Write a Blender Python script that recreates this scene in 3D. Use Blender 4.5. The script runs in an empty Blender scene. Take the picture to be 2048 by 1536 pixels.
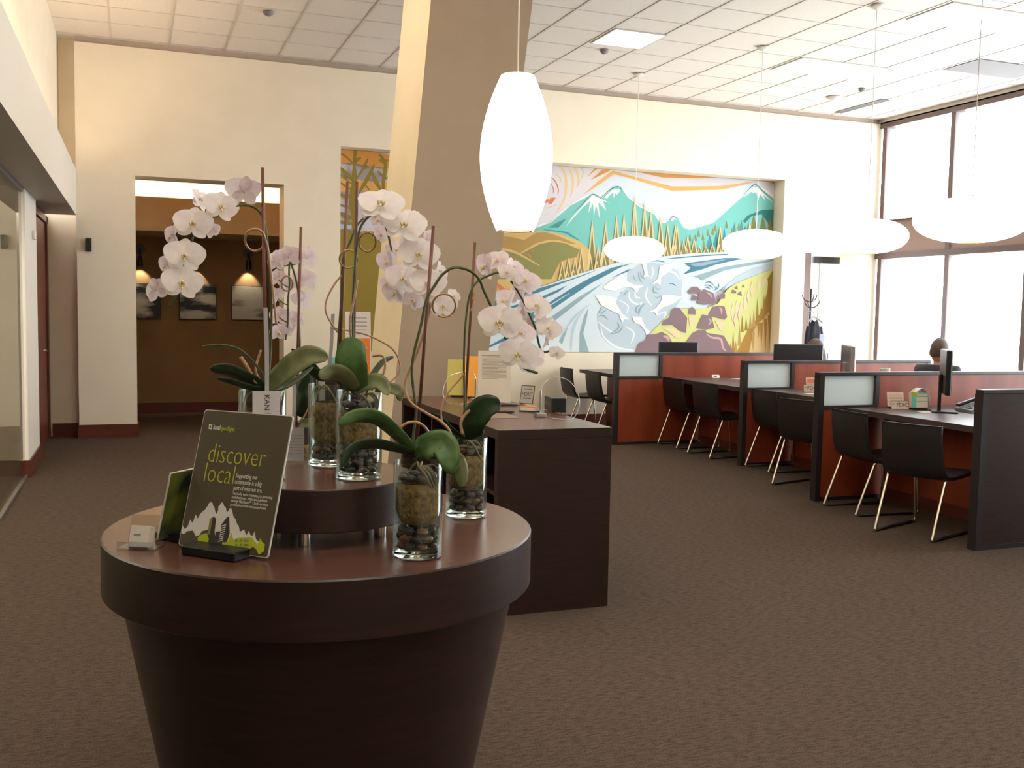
import bpy, bmesh, math, random
from math import sin, cos, pi, radians, sqrt
from mathutils import Vector, Matrix, Euler, noise
from mathutils.geometry import tessellate_polygon
random.seed(7)
S = bpy.context.scene
COL = S.collection

# ---------------------------------------------------------------- camera
CAM_H = 1.55
YAW, PITCH, ROLL, FPX = radians(20.75), radians(-4.25), radians(1.05), 1990.0
F_ = Vector((sin(YAW)*cos(PITCH), cos(YAW)*cos(PITCH), sin(PITCH)))
R0 = Vector((cos(YAW), -sin(YAW), 0)); U0 = R0.cross(F_)
R_ = cos(ROLL)*R0 + sin(ROLL)*U0
U_ = -sin(ROLL)*R0 + cos(ROLL)*U0
C_ = Vector((0, 0, CAM_H))
cam_data = bpy.data.cameras.new('camera'); cam = bpy.data.objects.new('camera', cam_data)
COL.objects.link(cam)
cam.matrix_world = Matrix.Translation(C_) @ Matrix((R_, U_, -F_)).transposed().to_4x4()
cam_data.sensor_width = 36.0; cam_data.lens = FPX*36.0/2048.0
cam_data.clip_start = 0.05; cam_data.clip_end = 200
S.camera = cam

# ---------------------------------------------------------------- light
S.view_settings.view_transform = 'Standard'
S.view_settings.look = 'None'
S.view_settings.gamma = 1.0
S.view_settings.exposure = 1.2
w = bpy.data.worlds.new('world'); S.world = w; w.use_nodes = True
w.node_tree.nodes['Background'].inputs[0].default_value = (0.93, 0.97, 1.0, 1)
w.node_tree.nodes['Background'].inputs[1].default_value = 5.2
PANEL_STRENGTH = 6.0

def portal(loc, size_y, size_z, rot):
    d = bpy.data.lights.new('window_portal', 'AREA'); d.shape = 'RECTANGLE'
    d.size = size_y; d.size_y = size_z; d.cycles.is_portal = True
    o = bpy.data.objects.new('window_portal', d); COL.objects.link(o)
    o.location = loc; o.rotation_euler = rot
for y0 in (11.2, 8.6, 6.0, 3.4):
    portal((10.82, y0, 2.2), 2.6, 4.6, (0, radians(90), 0))

# ---------------------------------------------------------------- pixel helpers (2048 x 1536 photograph to world)
def ray(px, py): return (px-1024)*R_ - (py-768)*U_ + FPX*F_
def atz(px, py, z): r = ray(px, py); return C_ + r*((z-CAM_H)/r.z)
def aty(px, py, y): r = ray(px, py); return C_ + r*(y/r.y)
def atx(px, py, x): r = ray(px, py); return C_ + r*(x/r.x)
def pxm(p): return (Vector(p)-C_).dot(F_)/FPX      # metres per pixel at p

# ---------------------------------------------------------------- materials
def srgb(r, g, b):
    def f(c):
        c /= 255.0
        return c/12.92 if c <= 0.04045 else ((c+0.055)/1.055)**2.4
    return (f(r), f(g), f(b), 1)
MATS = {}
def mat(name, rgb, rough=0.6, metal=0.0, spec=0.5, **kw):
    if name in MATS: return MATS[name]
    m = bpy.data.materials.new(name); m.use_nodes = True; MATS[name] = m
    b = m.node_tree.nodes['Principled BSDF']
    b.inputs['Base Color'].default_value = srgb(*rgb)
    b.inputs['Roughness'].default_value = rough
    b.inputs['Metallic'].default_value = metal
    b.inputs['Specular IOR Level'].default_value = spec
    for k, v in kw.items():
        b.inputs[k.replace('_', ' ')].default_value = v
    return m
def N(m, t, **kw):
    n = m.node_tree.nodes.new(t)
    for k, v in kw.items(): setattr(n, k, v)
    return n
def L(m, a, b): m.node_tree.links.new(a, b)
def noisy(name, c1, c2, scale=(5, 5, 5), detail=4, rough=0.6, bump=0.0, lo=0.35, hi=0.65, coord='Object', spec=0.5, rrange=None):
    """principled with a two-colour noise base, optional bump"""
    if name in MATS: return MATS[name]
    m = mat(name, c1, rough, spec=spec); nt = m.node_tree
    b = nt.nodes['Principled BSDF']
    tc = N(m, 'ShaderNodeTexCoord'); mp = N(m, 'ShaderNodeMapping'); mp.inputs['Scale'].default_value = scale
    nz = N(m, 'ShaderNodeTexNoise'); nz.inputs['Scale'].default_value = 1; nz.inputs['Detail'].default_value = detail
    cr = N(m, 'ShaderNodeValToRGB'); cr.color_ramp.elements[0].position = lo; cr.color_ramp.elements[1].position = hi
    cr.color_ramp.elements[0].color = srgb(*c1); cr.color_ramp.elements[1].color = srgb(*c2)
    L(m, tc.outputs[coord], mp.inputs[0]); L(m, mp.outputs[0], nz.inputs['Vector'])
    L(m, nz.outputs['Fac'], cr.inputs[0]); L(m, cr.outputs[0], b.inputs['Base Color'])
    if bump:
        bp = N(m, 'ShaderNodeBump'); bp.inputs['Strength'].default_value = bump; bp.inputs['Distance'].default_value = 0.01
        L(m, nz.outputs['Fac'], bp.inputs['Height']); L(m, bp.outputs[0], b.inputs['Normal'])
    return m
def emis(name, rgb, strength):
    m = bpy.data.materials.new(name); m.use_nodes = True; MATS[name] = m
    nt = m.node_tree; nt.nodes.clear()
    e = nt.nodes.new('ShaderNodeEmission'); o = nt.nodes.new('ShaderNodeOutputMaterial')
    e.inputs[0].default_value = srgb(*rgb); e.inputs[1].default_value = strength
    nt.links.new(e.outputs[0], o.inputs[0]); return m

wall_m = noisy('cream wall paint', (230, 217, 196), (234, 221, 200), (3, 3, 3), rough=0.75, spec=0.2)
white_m = mat('pale paint', (222, 214, 202), 0.6, spec=0.3)
trimgrey_m = mat('grey trim', (176, 160, 146), 0.7, spec=0.2)
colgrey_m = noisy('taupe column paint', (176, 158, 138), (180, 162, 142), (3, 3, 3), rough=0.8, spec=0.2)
collight_m = noisy('lit ivory column paint', (228, 212, 180), (232, 216, 184), (3, 3, 3), rough=0.8, spec=0.2)  # left face: the warm light falling on it is put into the colour
soffit_m = mat('soffit tone', (150, 140, 128), 0.5)
hall_m = noisy('brown hall paint', (142, 112, 76), (148, 117, 80), (3, 3, 3), rough=0.8, spec=0.2)
tile_m = noisy('ceiling tile', (222, 212, 202), (230, 221, 212), (60, 60, 60), detail=6, rough=0.9, bump=0.15, spec=0.1)
tbar_m = mat('ceiling grid metal', (196, 186, 176), 0.28, 0.0, 0.6)
darkpanel_m = mat('grey ceiling panel', (128, 122, 122), 0.8)
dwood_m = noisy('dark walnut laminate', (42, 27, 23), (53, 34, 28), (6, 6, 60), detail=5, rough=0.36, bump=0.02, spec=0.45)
dwood_sheen_m = noisy('dark walnut top sheen', (86, 56, 45), (102, 68, 55), (4, 50, 20), detail=5, rough=0.27, spec=0.5)  # top faces only: sheen from windows and walls put into the wood colour
desk_m = noisy('dark desk laminate', (70, 58, 54), (80, 66, 62), (6, 60, 20), detail=4, rough=0.34, spec=0.5)
cherry_m = noisy('cherry veneer', (124, 50, 26), (146, 66, 38), (5, 5, 1.2), detail=6, rough=0.4, spec=0.4)
base_m = noisy('mahogany baseboard', (84, 36, 22), (100, 46, 30), (2, 2, 40), rough=0.35)
door_m = noisy('mahogany door', (84, 34, 20), (104, 46, 28), (20, 20, 1.5), rough=0.35)
black_m = mat('black laminate', (38, 32, 32), 0.4)
blackp_m = mat('black plastic', (20, 20, 22), 0.35)
leather_m = noisy('black leather', (30, 26, 25), (40, 35, 33), (120, 120, 120), rough=0.42, bump=0.08)
chrome_m = mat('chrome', (225, 220, 210), 0.16, 1.0)
alu_m = mat('brushed aluminium', (190, 190, 192), 0.32, 1.0)
mull_m = mat('bronze window frame', (104, 84, 80), 0.45)
mulls_m = mat('window frame daylit tone', (120, 116, 118), 0.5)  # lighter than the bronze cap: daylight on mullion sides put into the colour
spand_m = mat('taupe spandrel', (150, 124, 114), 0.7)
paper_m = mat('white paper', (226, 216, 206), 0.6)
ink_m = mat('black print', (50, 46, 46), 0.6)
inkl_m = mat('grey print', (150, 140, 134), 0.6)
frost_m = mat('frosted pane', (205, 214, 214), 0.45, Transmission_Weight=0.0)
petal_m = None
leaf_m = noisy('orchid leaf', (58, 92, 44), (88, 118, 64), (30, 30, 30), rough=0.38, spec=0.5)
leafp_m = noisy('pale orchid leaf', (96, 104, 66), (122, 128, 88), (30, 30, 30), rough=0.4)
leafd_m = noisy('dark orchid leaf', (24, 44, 24), (40, 62, 32), (30, 30, 30), rough=0.35)
stem_m = noisy('orchid stem', (62, 74, 36), (84, 92, 48), (40, 40, 40), rough=0.5)
stake_m = noisy('brown bamboo stake', (104, 56, 44), (126, 72, 56), (60, 60, 12), rough=0.4)
reed_m = noisy('tan reed', (172, 130, 94), (196, 154, 118), (40, 40, 40), rough=0.35)
moss_m = noisy('sphagnum moss', (120, 84, 42), (190, 150, 90), (95, 95, 80), detail=8, rough=0.9, bump=0.8, lo=0.3, hi=0.7)
root_m = mat('orchid root', (150, 132, 92), 0.7)
peb_ms = [noisy('pebble %s' % n, a, b, (60, 60, 60), rough=0.32) for n, a, b in (
    ('brown', (74, 54, 44), (98, 74, 60)), ('grey', (62, 56, 54), (88, 80, 76)), ('rust', (104, 64, 36), (134, 86, 48)), ('plum', (58, 42, 42), (80, 60, 58)))]
panel_em = emis('ceiling light diffuser', (255, 250, 238), PANEL_STRENGTH)
cove_em = emis('cove light', (255, 228, 184), 60.0)

def petal_material(name, c, c2):
    m = mat(name, c, 0.55, spec=0.25); b = m.node_tree.nodes['Principled BSDF']
    b.inputs['Sheen Weight'].default_value = 0.15
    out = m.node_tree.nodes['Material Output']
    tc = N(m, 'ShaderNodeTexCoord'); wv = N(m, 'ShaderNodeTexNoise'); wv.inputs['Scale'].default_value = 3.0
    cr = N(m, 'ShaderNodeValToRGB'); cr.color_ramp.elements[0].color = srgb(*c2); cr.color_ramp.elements[1].color = srgb(*c)
    cr.color_ramp.elements[0].position = 0.3; cr.color_ramp.elements[1].position = 0.55
    L(m, tc.outputs['Object'], wv.inputs['Vector']); L(m, wv.outputs[0], cr.inputs[0]); L(m, cr.outputs[0], b.inputs['Base Color'])
    t = N(m, 'ShaderNodeBsdfTranslucent'); L(m, cr.outputs[0], t.inputs[0])
    mx = N(m, 'ShaderNodeMixShader'); mx.inputs[0].default_value = 0.2
    L(m, b.outputs[0], mx.inputs[1]); L(m, t.outputs[0], mx.inputs[2]); L(m, mx.outputs[0], out.inputs[0])
    return m
petal_m = petal_material('white orchid petal', (248, 240, 236), (240, 226, 230))
petalp_m = petal_material('blush orchid petal', (242, 230, 232), (226, 200, 210))
lipy_m = mat('yellow orchid lip', (206, 176, 80), 0.5)
lipw_m = mat('ivory orchid lip', (226, 216, 176), 0.5)
lipr_m = mat('rust orchid speckle', (150, 84, 40), 0.5)

def glass_thin(name, tint=(240, 248, 244), rough=0.0, f0=1.5, gloss=(255, 255, 255)):
    m = bpy.data.materials.new(name); m.use_nodes = True; MATS[name] = m
    nt = m.node_tree; nt.nodes.clear()
    o = nt.nodes.new('ShaderNodeOutputMaterial'); mx = nt.nodes.new('ShaderNodeMixShader')
    tr = nt.nodes.new('ShaderNodeBsdfTransparent'); gl = nt.nodes.new('ShaderNodeBsdfGlossy'); fr = nt.nodes.new('ShaderNodeFresnel')
    geo = nt.nodes.new('ShaderNodeNewGeometry'); ma = nt.nodes.new('ShaderNodeMath'); ma.operation = 'MULTIPLY_ADD'
    ma.inputs[1].default_value = 1/f0-f0; ma.inputs[2].default_value = f0; nt.links.new(geo.outputs['Backfacing'], ma.inputs[0]); nt.links.new(ma.outputs[0], fr.inputs[0])
    tr.inputs[0].default_value = srgb(*tint); gl.inputs['Roughness'].default_value = rough
    gl.inputs[0].default_value = srgb(*gloss)
    nt.links.new(fr.outputs[0], mx.inputs[0]); nt.links.new(tr.outputs[0], mx.inputs[1]); nt.links.new(gl.outputs[0], mx.inputs[2])
    nt.links.new(mx.outputs[0], o.inputs[0]); return m
vglass_m = glass_thin('vase glass', (236, 242, 240), 0.02, 1.5)
wglass_m = glass_thin('window glass', (250, 252, 252), 0.0, 1.3)
pglass_m = glass_thin('office glass', (206, 206, 198), 0.02, 1.5)
acryl_m = glass_thin('clear acrylic', (240, 242, 242), 0.05, 1.45)
sglass_m = mat('solid glass', (250, 252, 252), 0.02, Transmission_Weight=1.0, IOR=1.45)

def shade_mat(name, rgb, strength, rib=60):
    m = bpy.data.materials.new(name); m.use_nodes = True; MATS[name] = m
    b = m.node_tree.nodes['Principled BSDF']; b.inputs['Base Color'].default_value = srgb(245, 238, 222)
    b.inputs['Roughness'].default_value = 0.6
    b.inputs['Emission Color'].default_value = srgb(*rgb); b.inputs['Emission Strength'].default_value = strength
    return m
shade_m = shade_mat('lamp shade skin', (255, 244, 216), 1.7)
shade2_m = shade_mat('saucer lamp skin', (255, 250, 236), 1.35)

# carpet
carpet_m = mat('carpet', (80, 68, 60), 0.95, spec=0.05)
def _carpet():
    m = carpet_m; b = m.node_tree.nodes['Principled BSDF']
    tc = N(m, 'ShaderNodeTexCoord')
    mp = N(m, 'ShaderNodeMapping'); mp.inputs['Scale'].default_value = (22, 90, 1); mp.inputs['Rotation'].default_value = (0, 0, 0.0)
    L(m, tc.outputs['Object'], mp.inputs[0])
    n1 = N(m, 'ShaderNodeTexNoise'); n1.inputs['Scale'].default_value = 1.0; n1.inputs['Detail'].default_value = 5
    L(m, mp.outputs[0], n1.inputs['Vector'])
    n2 = N(m, 'ShaderNodeTexNoise'); n2.inputs['Scale'].default_value = 160; n2.inputs['Detail'].default_value = 3
    L(m, tc.outputs['Object'], n2.inputs['Vector'])
    ad = N(m, 'ShaderNodeMath', operation='ADD'); L(m, n1.outputs['Fac'], ad.inputs[0]); L(m, n2.outputs['Fac'], ad.inputs[1])
    cr = N(m, 'ShaderNodeValToRGB'); e = cr.color_ramp.elements
    e[0].position = 0.36; e[1].position = 0.64; e[0].color = srgb(66, 56, 50); e[1].color = srgb(104, 88, 76)
    hf = N(m, 'ShaderNodeMath', operation='MULTIPLY'); hf.inputs[1].default_value = 0.5; L(m, ad.outputs[0], hf.inputs[0])
    L(m, hf.outputs[0], cr.inputs[0]); L(m, cr.outputs[0], b.inputs['Base Color'])
    bp = N(m, 'ShaderNodeBump'); bp.inputs['Strength'].default_value = 0.5; bp.inputs['Distance'].default_value = 0.004
    L(m, hf.outputs[0], bp.inputs['Height']); L(m, bp.outputs[0], b.inputs['Normal'])
_carpet()

# ---------------------------------------------------------------- mesh builder
class MB:
    def __init__(s): s.v = []; s.f = []; s.m = []; s.T = Matrix.Identity(4)
    def _add(s, vs, fs, mi=0):
        o = len(s.v); s.v += [s.T @ Vector(p) for p in vs]
        s.f += [[i+o for i in f] for f in fs]; s.m += [mi]*len(fs); return s
    def box(s, x0, x1, y0, y1, z0, z1, mi=0, b=0.0):
        if b > 0:
            b = min(b, abs(x1-x0)*.45, abs(y1-y0)*.45, abs(z1-z0)*.45)
            vs = []; 
            for z, ins in ((z0, b), (z0+b, 0), (z1-b, 0), (z1, b)):
                for (cx, cy, sx, sy) in ((x0, y0, 1, 1), (x1, y0, -1, 1), (x1, y1, -1, -1), (x0, y1, 1, -1)):
                    X, Y = cx+sx*ins, cy+sy*ins
                    if sx*sy > 0: vs += [(X, Y+sy*b*(1 if not ins else .6), z), (X+sx*b*(1 if not ins else .6), Y, z)]
                    else: vs += [(X+sx*b*(1 if not ins else .6), Y, z), (X, Y+sy*b*(1 if not ins else .6), z)]
            fs = [[7, 6, 5, 4, 3, 2, 1, 0], [24+i for i in range(8)]]
            for k in range(3):
                for i in range(8):
                    j = (i+1) % 8; fs.append([k*8+i, k*8+j, k*8+8+j, k*8+8+i])
            return s._add(vs, fs, mi)
        vs = [(x, y, z) for z in (z0, z1) for (x, y) in ((x0, y0), (x1, y0), (x1, y1), (x0, y1))]
        return s._add(vs, [[3, 2, 1, 0], [4, 5, 6, 7], [0, 1, 5, 4], [1, 2, 6, 5], [2, 3, 7, 6], [3, 0, 4, 7]], mi)
    def lathe(s, prof, n=32, c=(0, 0, 0), mi=0, close=True):
        vs = []; fs = []
        for r, z in prof:
            for i in range(n):
                a = 2*pi*i/n; vs.append((c[0]+r*cos(a), c[1]+r*sin(a), c[2]+z))
        for k in range(len(prof)-1):
            for i in range(n):
                j = (i+1) % n; fs.append([k*n+i, k*n+j, (k+1)*n+j, (k+1)*n+i])
        if close:
            fs.append(list(range(n))[::-1]); fs.append([(len(prof)-1)*n+i for i in range(n)])
        return s._add(vs, fs, mi)
    def cyl(s, c, r, h, n=20, mi=0): return s.lathe([(r, 0), (r, h)], n, c, mi)
    def tube(s, pts, r, n=8, mi=0, closed=False):
        pts = [Vector(p) for p in pts]; k = len(pts)
        rr = r if isinstance(r, (list, tuple)) else [r]*k
        vs = []; fs = []; up = None
        for i, p in enumerate(pts):
            a = pts[(i-1) % k] if (closed or i) else p; b = pts[(i+1) % k] if (closed or i < k-1) else p
            t = (b-a).normalized() if (b-a).length > 1e-9 else Vector((0, 0, 1))
            if up is None: up = Vector((0, 0, 1)) if abs(t.z) < 0.9 else Vector((1, 0, 0))
            x = t.cross(up)
            if x.length < 1e-6: x = t.orthogonal()
            x.normalize(); y = x.cross(t).normalized(); up = y
            for j in range(n):
                A = 2*pi*j/n; vs.append(p + (x*cos(A) + y*sin(A))*rr[i])
        for i in range(k if closed else k-1):
            for j in range(n):
                q = (j+1) % n; i2 = (i+1) % k; fs.append([i*n+j, i*n+q, i2*n+q, i2*n+j])
        if not closed: fs += [list(range(n))[::-1], [(k-1)*n+j for j in range(n)]]
        return s._add(vs, fs, mi)
    def prism(s, poly, d, mi=0):
        """3-D planar polygon extruded by vector d"""
        n = len(poly); P = [Vector(p) for p in poly]; D = Vector(d)
        t = tessellate_polygon([P])
        fs = [list(x) for x in t] + [[i+n for i in x][::-1] for x in t]
        fs += [[i, (i+1) % n, (i+1) % n+n, i+n] for i in range(n)]
        return s._add(P+[p+D for p in P], fs, mi)
    def poly(s, P, mi=0):
        P = [Vector(p) for p in P]
        return s._add(P, [list(x) for x in tessellate_polygon([P])], mi)
    def grid(s, rows, mi=0):
        n = len(rows[0]); vs = [p for r in rows for p in r]
        fs = [[i*n+j, i*n+j+1, (i+1)*n+j+1, (i+1)*n+j] for i in range(len(rows)-1) for j in range(n-1)]
        return s._add(vs, fs, mi)
    def blob(s, c, r, mi=0, nz=8, n=12, rot=None, rough=0.0, seed=0):
        vs = []; fs = []; c = Vector(c); Rm = rot.to_matrix() if rot else Matrix.Identity(3)
        for k in range(1, nz):
            t = pi*k/nz
            for i in range(n):
                a = 2*pi*i/n; d = Vector((sin(t)*cos(a), sin(t)*sin(a), cos(t)))
                f = 1 + (rough*noise.noise(d*2.2+Vector((seed, seed*.7, 0))) if rough else 0)
                vs.append(c + Rm @ Vector((d.x*r[0]*f, d.y*r[1]*f, d.z*r[2]*f)))
        vs += [c + Rm @ Vector((0, 0, r[2])), c + Rm @ Vector((0, 0, -r[2]))]
        for k in range(nz-2):
            for i in range(n):
                j = (i+1) % n; fs.append([k*n+i, (k+1)*n+i, (k+1)*n+j, k*n+j])
        T0, B0 = (nz-1)*n, (nz-1)*n+1
        for i in range(n):
            j = (i+1) % n; fs.append([T0, i, j]); fs.append([B0, (nz-2)*n+j, (nz-2)*n+i])
        return s._add(vs, fs, mi)
    def build(s, name, mats, parent=None, smooth=False, world=False, solid=0.0, recalc=True, sub=0, bevel=0.0):
        me = bpy.data.meshes.new(name)
        off = parent.location if (world and parent) else Vector((0, 0, 0))
        me.from_pydata([tuple(Vector(p)-off) for p in s.v], [], s.f)
        for m in (mats if isinstance(mats, (list, tuple)) else [mats]): me.materials.append(m)
        me.polygons.foreach_set('material_index', s.m)
        if recalc:
            bm = bmesh.new(); bm.from_mesh(me); bmesh.ops.recalc_face_normals(bm, faces=bm.faces[:]); bm.to_mesh(me); bm.free()
        if smooth:
            me.polygons.foreach_set('use_smooth', [True]*len(me.polygons))
            if smooth != 2:
                me.set_sharp_from_angle(angle=radians(40))
        me.update()
        o = bpy.data.objects.new(name, me); COL.objects.link(o)
        if parent: o.parent = parent
        if solid:
            md = o.modifiers.new('thickness', 'SOLIDIFY'); md.thickness = solid; md.offset = 0
        if bevel:
            md = o.modifiers.new('bevel', 'BEVEL'); md.width = bevel; md.segments = 2
        if sub:
            md = o.modifiers.new('smooth', 'SUBSURF'); md.levels = sub; md.render_levels = sub
        return o

def tag(o, label=None, cat=None, group=None, kind=None):
    if label: o['label'] = label
    if cat: o['category'] = cat
    if group: o['group'] = group
    if kind: o['kind'] = kind
    return o
def thing(name, loc=(0, 0, 0), rz=0.0, label=None, cat=None, group=None):
    o = bpy.data.objects.new(name, None); o.empty_display_size = .1; COL.objects.link(o)
    o.location = loc; o.rotation_euler = (0, 0, rz); return tag(o, label, cat, group)
def struct(o): o['kind'] = 'structure'; return o
def kids(o): return [c for c in bpy.data.objects if c.parent == o]
def dup(root, loc, rz=None, label=None, group=None):
    def cp(o, par):
        c = o.copy(); COL.objects.link(c); c.parent = par
        for ch in kids(o): cp(ch, c)
        return c
    ch0 = kids(root)
    c = root.copy(); COL.objects.link(c); c.location = loc
    if rz is not None: c.rotation_euler = (0, 0, rz)
    for k in ch0: cp(k, c)
    return tag(c, label, None, group)
def spline(pts, sub=6):
    P = [Vector(p) for p in pts]
    if len(P) < 3: return P
    out = []
    for i in range(len(P)-1):
        p0 = P[max(i-1, 0)]; p1 = P[i]; p2 = P[i+1]; p3 = P[min(i+2, len(P)-1)]
        for k in range(sub):
            t = k/sub
            out.append(0.5*((2*p1)+(-p0+p2)*t+(2*p0-5*p1+4*p2-p3)*t*t+(-p0+3*p1-3*p2+p3)*t**3))
    out.append(P[-1]); return out
def text_obj(s, size, material, parent, M, name='lettering', align='LEFT', xs=1.0, extr=0.0002, world_off=None, bold=0.0, spacing=1.0):
    cu = bpy.data.curves.new('txt', 'FONT'); cu.body = s; cu.size = size; cu.extrude = extr; cu.align_x = align; cu.offset = bold
    cu.space_line = spacing; cu.resolution_u = 2
    ob = bpy.data.objects.new('txt', cu); COL.objects.link(ob)
    dg = bpy.context.evaluated_depsgraph_get()
    me = bpy.data.meshes.new_from_object(ob.evaluated_get(dg)); bpy.data.objects.remove(ob)
    me.transform(M @ Matrix.Diagonal((xs, 1, 1, 1))); me.materials.clear(); me.materials.append(material); me.name = name
    o = bpy.data.objects.new(name, me); COL.objects.link(o); o.parent = parent; return o

# ================================================================ SETTING
YW = 12.27          # face of the mural wall
XL, XR = -0.92, 10.5
YB = -3.0
ZC = 4.50
fl = MB().box(XL-2.6, XR+0.3, YB, 15.2, -0.06, 0); struct(fl.build('floor', carpet_m))
cl = MB().box(-0.80, XR+.45, YB, YW+.4, ZC, ZC+.08); struct(cl.build('ceiling', tile_m))
# ceiling grid bars
g = MB(); x = -0.225
while x < XR:
    g.box(x-.011, x+.011, YB, YW, ZC-.006, ZC); x += 0.6135
y = YW-0.06
while y > YB:
    g.box(-.79, XR+.3, y-.008, y+.008, ZC-.005, ZC); y -= 0.612
struct(g.build('trim_1', tbar_m))
# mural wall with openings: hall opening, mural recess, door opening
w = MB(); T = 0.26
def wallseg(x0, x1, z0, z1, y0=YW, y1=YW+T, mb=w): mb.box(x0, x1, y0, y1, z0, z1)
ZT = 4.43
wallseg(-0.61, 0.01, 0, 3.0); wallseg(-0.61, 2.36, 3.0, ZT, y1=YW+.42); wallseg(1.68, 2.36, 0, 3.0, y1=YW+.42)
wallseg(2.36, 8.82, 3.505, ZT, y1=YW+T); wallseg(2.36, 8.82, 0, .985)
wallseg(8.82, 9.21, 0, ZT); wallseg(9.21, 10.13, 2.49, ZT); wallseg(10.13, 10.52, 0, ZT, y1=YW+.35)
struct(w.build('wall_back', wall_m))
struct(MB().box(2.3, 8.9, YW+T+.001, YW+T+.06, 0.9, 3.6).build('wall_recess', wall_m))
struct(MB().box(-.61, XR, YW+.03, YW+.3, ZT, ZC-.002).build('trim_2', trimgrey_m))
# recessed strip left of the wall corner
struct(MB().box(XL-.05, -0.60, YW+.26, YW+.36, 0, ZC).build('wall_alcove', wall_m))
# left side: upper wall, fascia and soffit
struct(MB().box(-.98, -.79, YB, YW+.26, 2.951, ZC).build('wall_left', wall_m))
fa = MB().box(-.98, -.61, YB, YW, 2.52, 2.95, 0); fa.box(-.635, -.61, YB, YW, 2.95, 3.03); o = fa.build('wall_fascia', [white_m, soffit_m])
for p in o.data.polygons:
    if p.normal.z < -.9: p.material_index = 1  # downward faces get the darker tone
struct(o)
tag(MB().box(-.74, -.71, -2, 11.6, 2.955, 2.975).build('cove_light', emis('ledge light', (255, 230, 196), 19.0)), 'hidden warm light tube on the ledge above the left glass office', 'light')
# glazed office front
gl = thing('window_1', (XL, 0, 0)); struct(gl)
MB().box(-.006, .006, 5.6, 9.6, .03, 2.5).build('pane', pglass_m, gl)
MB().box(-.006, .006, YB+.1, 5.57, .03, 2.5).build('pane', pglass_m, gl)
MB().box(-.02, .02, YB+.1, 9.62, 0.0, .025).build('sill_track', alu_m, gl)
MB().box(-.02, .02, YB+.1, 9.62, 2.49, 2.52).build('head_track', mulls_m, gl)
# office behind the glass
of = MB(); of.box(-3.5, -3.4, YB, 12.6, 0, 2.55); of.box(-3.4, XL-.03, 12.6, 12.7, 0, 2.55); of.box(-3.5, XL, YB-.1, YB, 0, 2.55)
of.box(-3.5, XL-.06, YB, 12.7, 2.55, 2.6)
of.box(-3.4, XL-.06, 9.75, 9.95, 0, 2.55)
struct(of.build('wall_office', wall_m))
struct(MB().box(-3.4, XL-.07, 9.72, 9.748, 0, .14).build('baseboard_office', base_m))
tag(MB().box(-2.6, -1.6, 3.5, 9.0, 2.535, 2.548).build('office_fill_light', panel_em), 'added long fill light panel inside the glass-fronted office', 'ceiling light')  # added panel, no fixture seen here, to brighten the office
# jamb pier at the end of the glass
struct(MB().box(XL-.05, XL+.03, 9.64, 10.7, 0, 2.52).build('trim_3', white_m))
struct(MB().box(XL-.06, XL+.045, 9.62, 10.72, 0, .15).build('baseboard_pier', base_m))
# recessed mahogany door and side walls
q = atx(72, 475, XL+.03); o = MB().box(0, .03, -.05, .05, -.04, .04, b=.004).build('door_sensor', paper_m); o.location = (XL+.0305, 10.3, q.z); tag(o, 'small white sensor box on the pier beside the mahogany door', 'sensor')
d1 = thing('door_1', (XL-.02, 11.0, 0)); struct(d1)
MB().box(-.04, .0, .05, 1.34, 0.01, 2.42, b=.004).build('door_panel', door_m, d1)
fr = MB().box(-.08, .02, -.28, .04, 0, 2.5); fr.box(-.08, .02, 1.36, 1.50, 0, 2.5); fr.box(-.08, .02, -.28, 1.50, 2.43, 2.5)
fr.build('door_frame', door_m, d1)
MB().tube([(-.02, .93, 1.02), (.03, .93, 1.02), (.03, .83, 1.02)], .009).build('door_handle', chrome_m, d1, smooth=True)
bb = MB(); bb.box(XL+.015, -.61, YW+.245, YW+.26, 0, .15)
struct(bb.build('baseboard_left', base_m))
bb = MB(); bb.box(-.625, .012, YW-.016, YW, 0, .155); bb.box(-.625, -.61, YW, YW+.25, 0, .155)
bb.box(1.67, 9.2, YW-.016, YW, 0, .155); bb.box(10.13, 10.3, YW-.016, YW, 0, .155); bb.box(.011, .026, YW, YW+.25, 0, .155)
struct(bb.build('baseboard_back', base_m))
# hall beyond the opening
h = MB(); h.box(-1.6, 3.6, 14.9, 15.0, 0, 2.5); h.box(-1.7, -1.6, 12.7, 15.0, 0, 3.3); h.box(3.6, 3.7, 12.7, 15, 0, 3.3)
struct(h.build('wall_hall', hall_m))
h = MB(); h.box(-1.7, 3.7, 12.6, 15.0, 3.3, 3.36); h.box(-1.6, 3.6, 14.9, 15, 2.5, 3.3); struct(h.build('ceiling_hall', mat('hall ceiling paint', (238, 226, 204), .8)))
h = MB(); h.box(-1.6, 3.6, 13.55, 13.63, 2.47, 2.90); h.box(-1.6, 3.6, 13.63, 14.9, 2.47, 2.52)
h.box(-1.7, -.61, 12.62, 12.69, 0, 3.3); h.box(1.70, 3.7, 12.70, 12.75, 0, 3.3)
struct(h.build('wall_cove', noisy('hall fascia paint', (184, 160, 124), (188, 164, 128), (3, 3, 3), rough=.8)))
tag(MB().box(-1.4, 3.4, 13.68, 13.74, 2.53, 2.56).build('cove_light', cove_em), 'hidden warm cove light tube along the hall soffit behind the opening', 'light')
struct(MB().box(-1.6, 3.6, 14.885, 14.9, 0, .15).build('baseboard_hall', base_m))
# back and right-hand closing walls
struct(MB().box(XL-2.6, XR+.4, YB-.1, YB, 0, ZC).build('wall_rear', wall_m))
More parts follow.
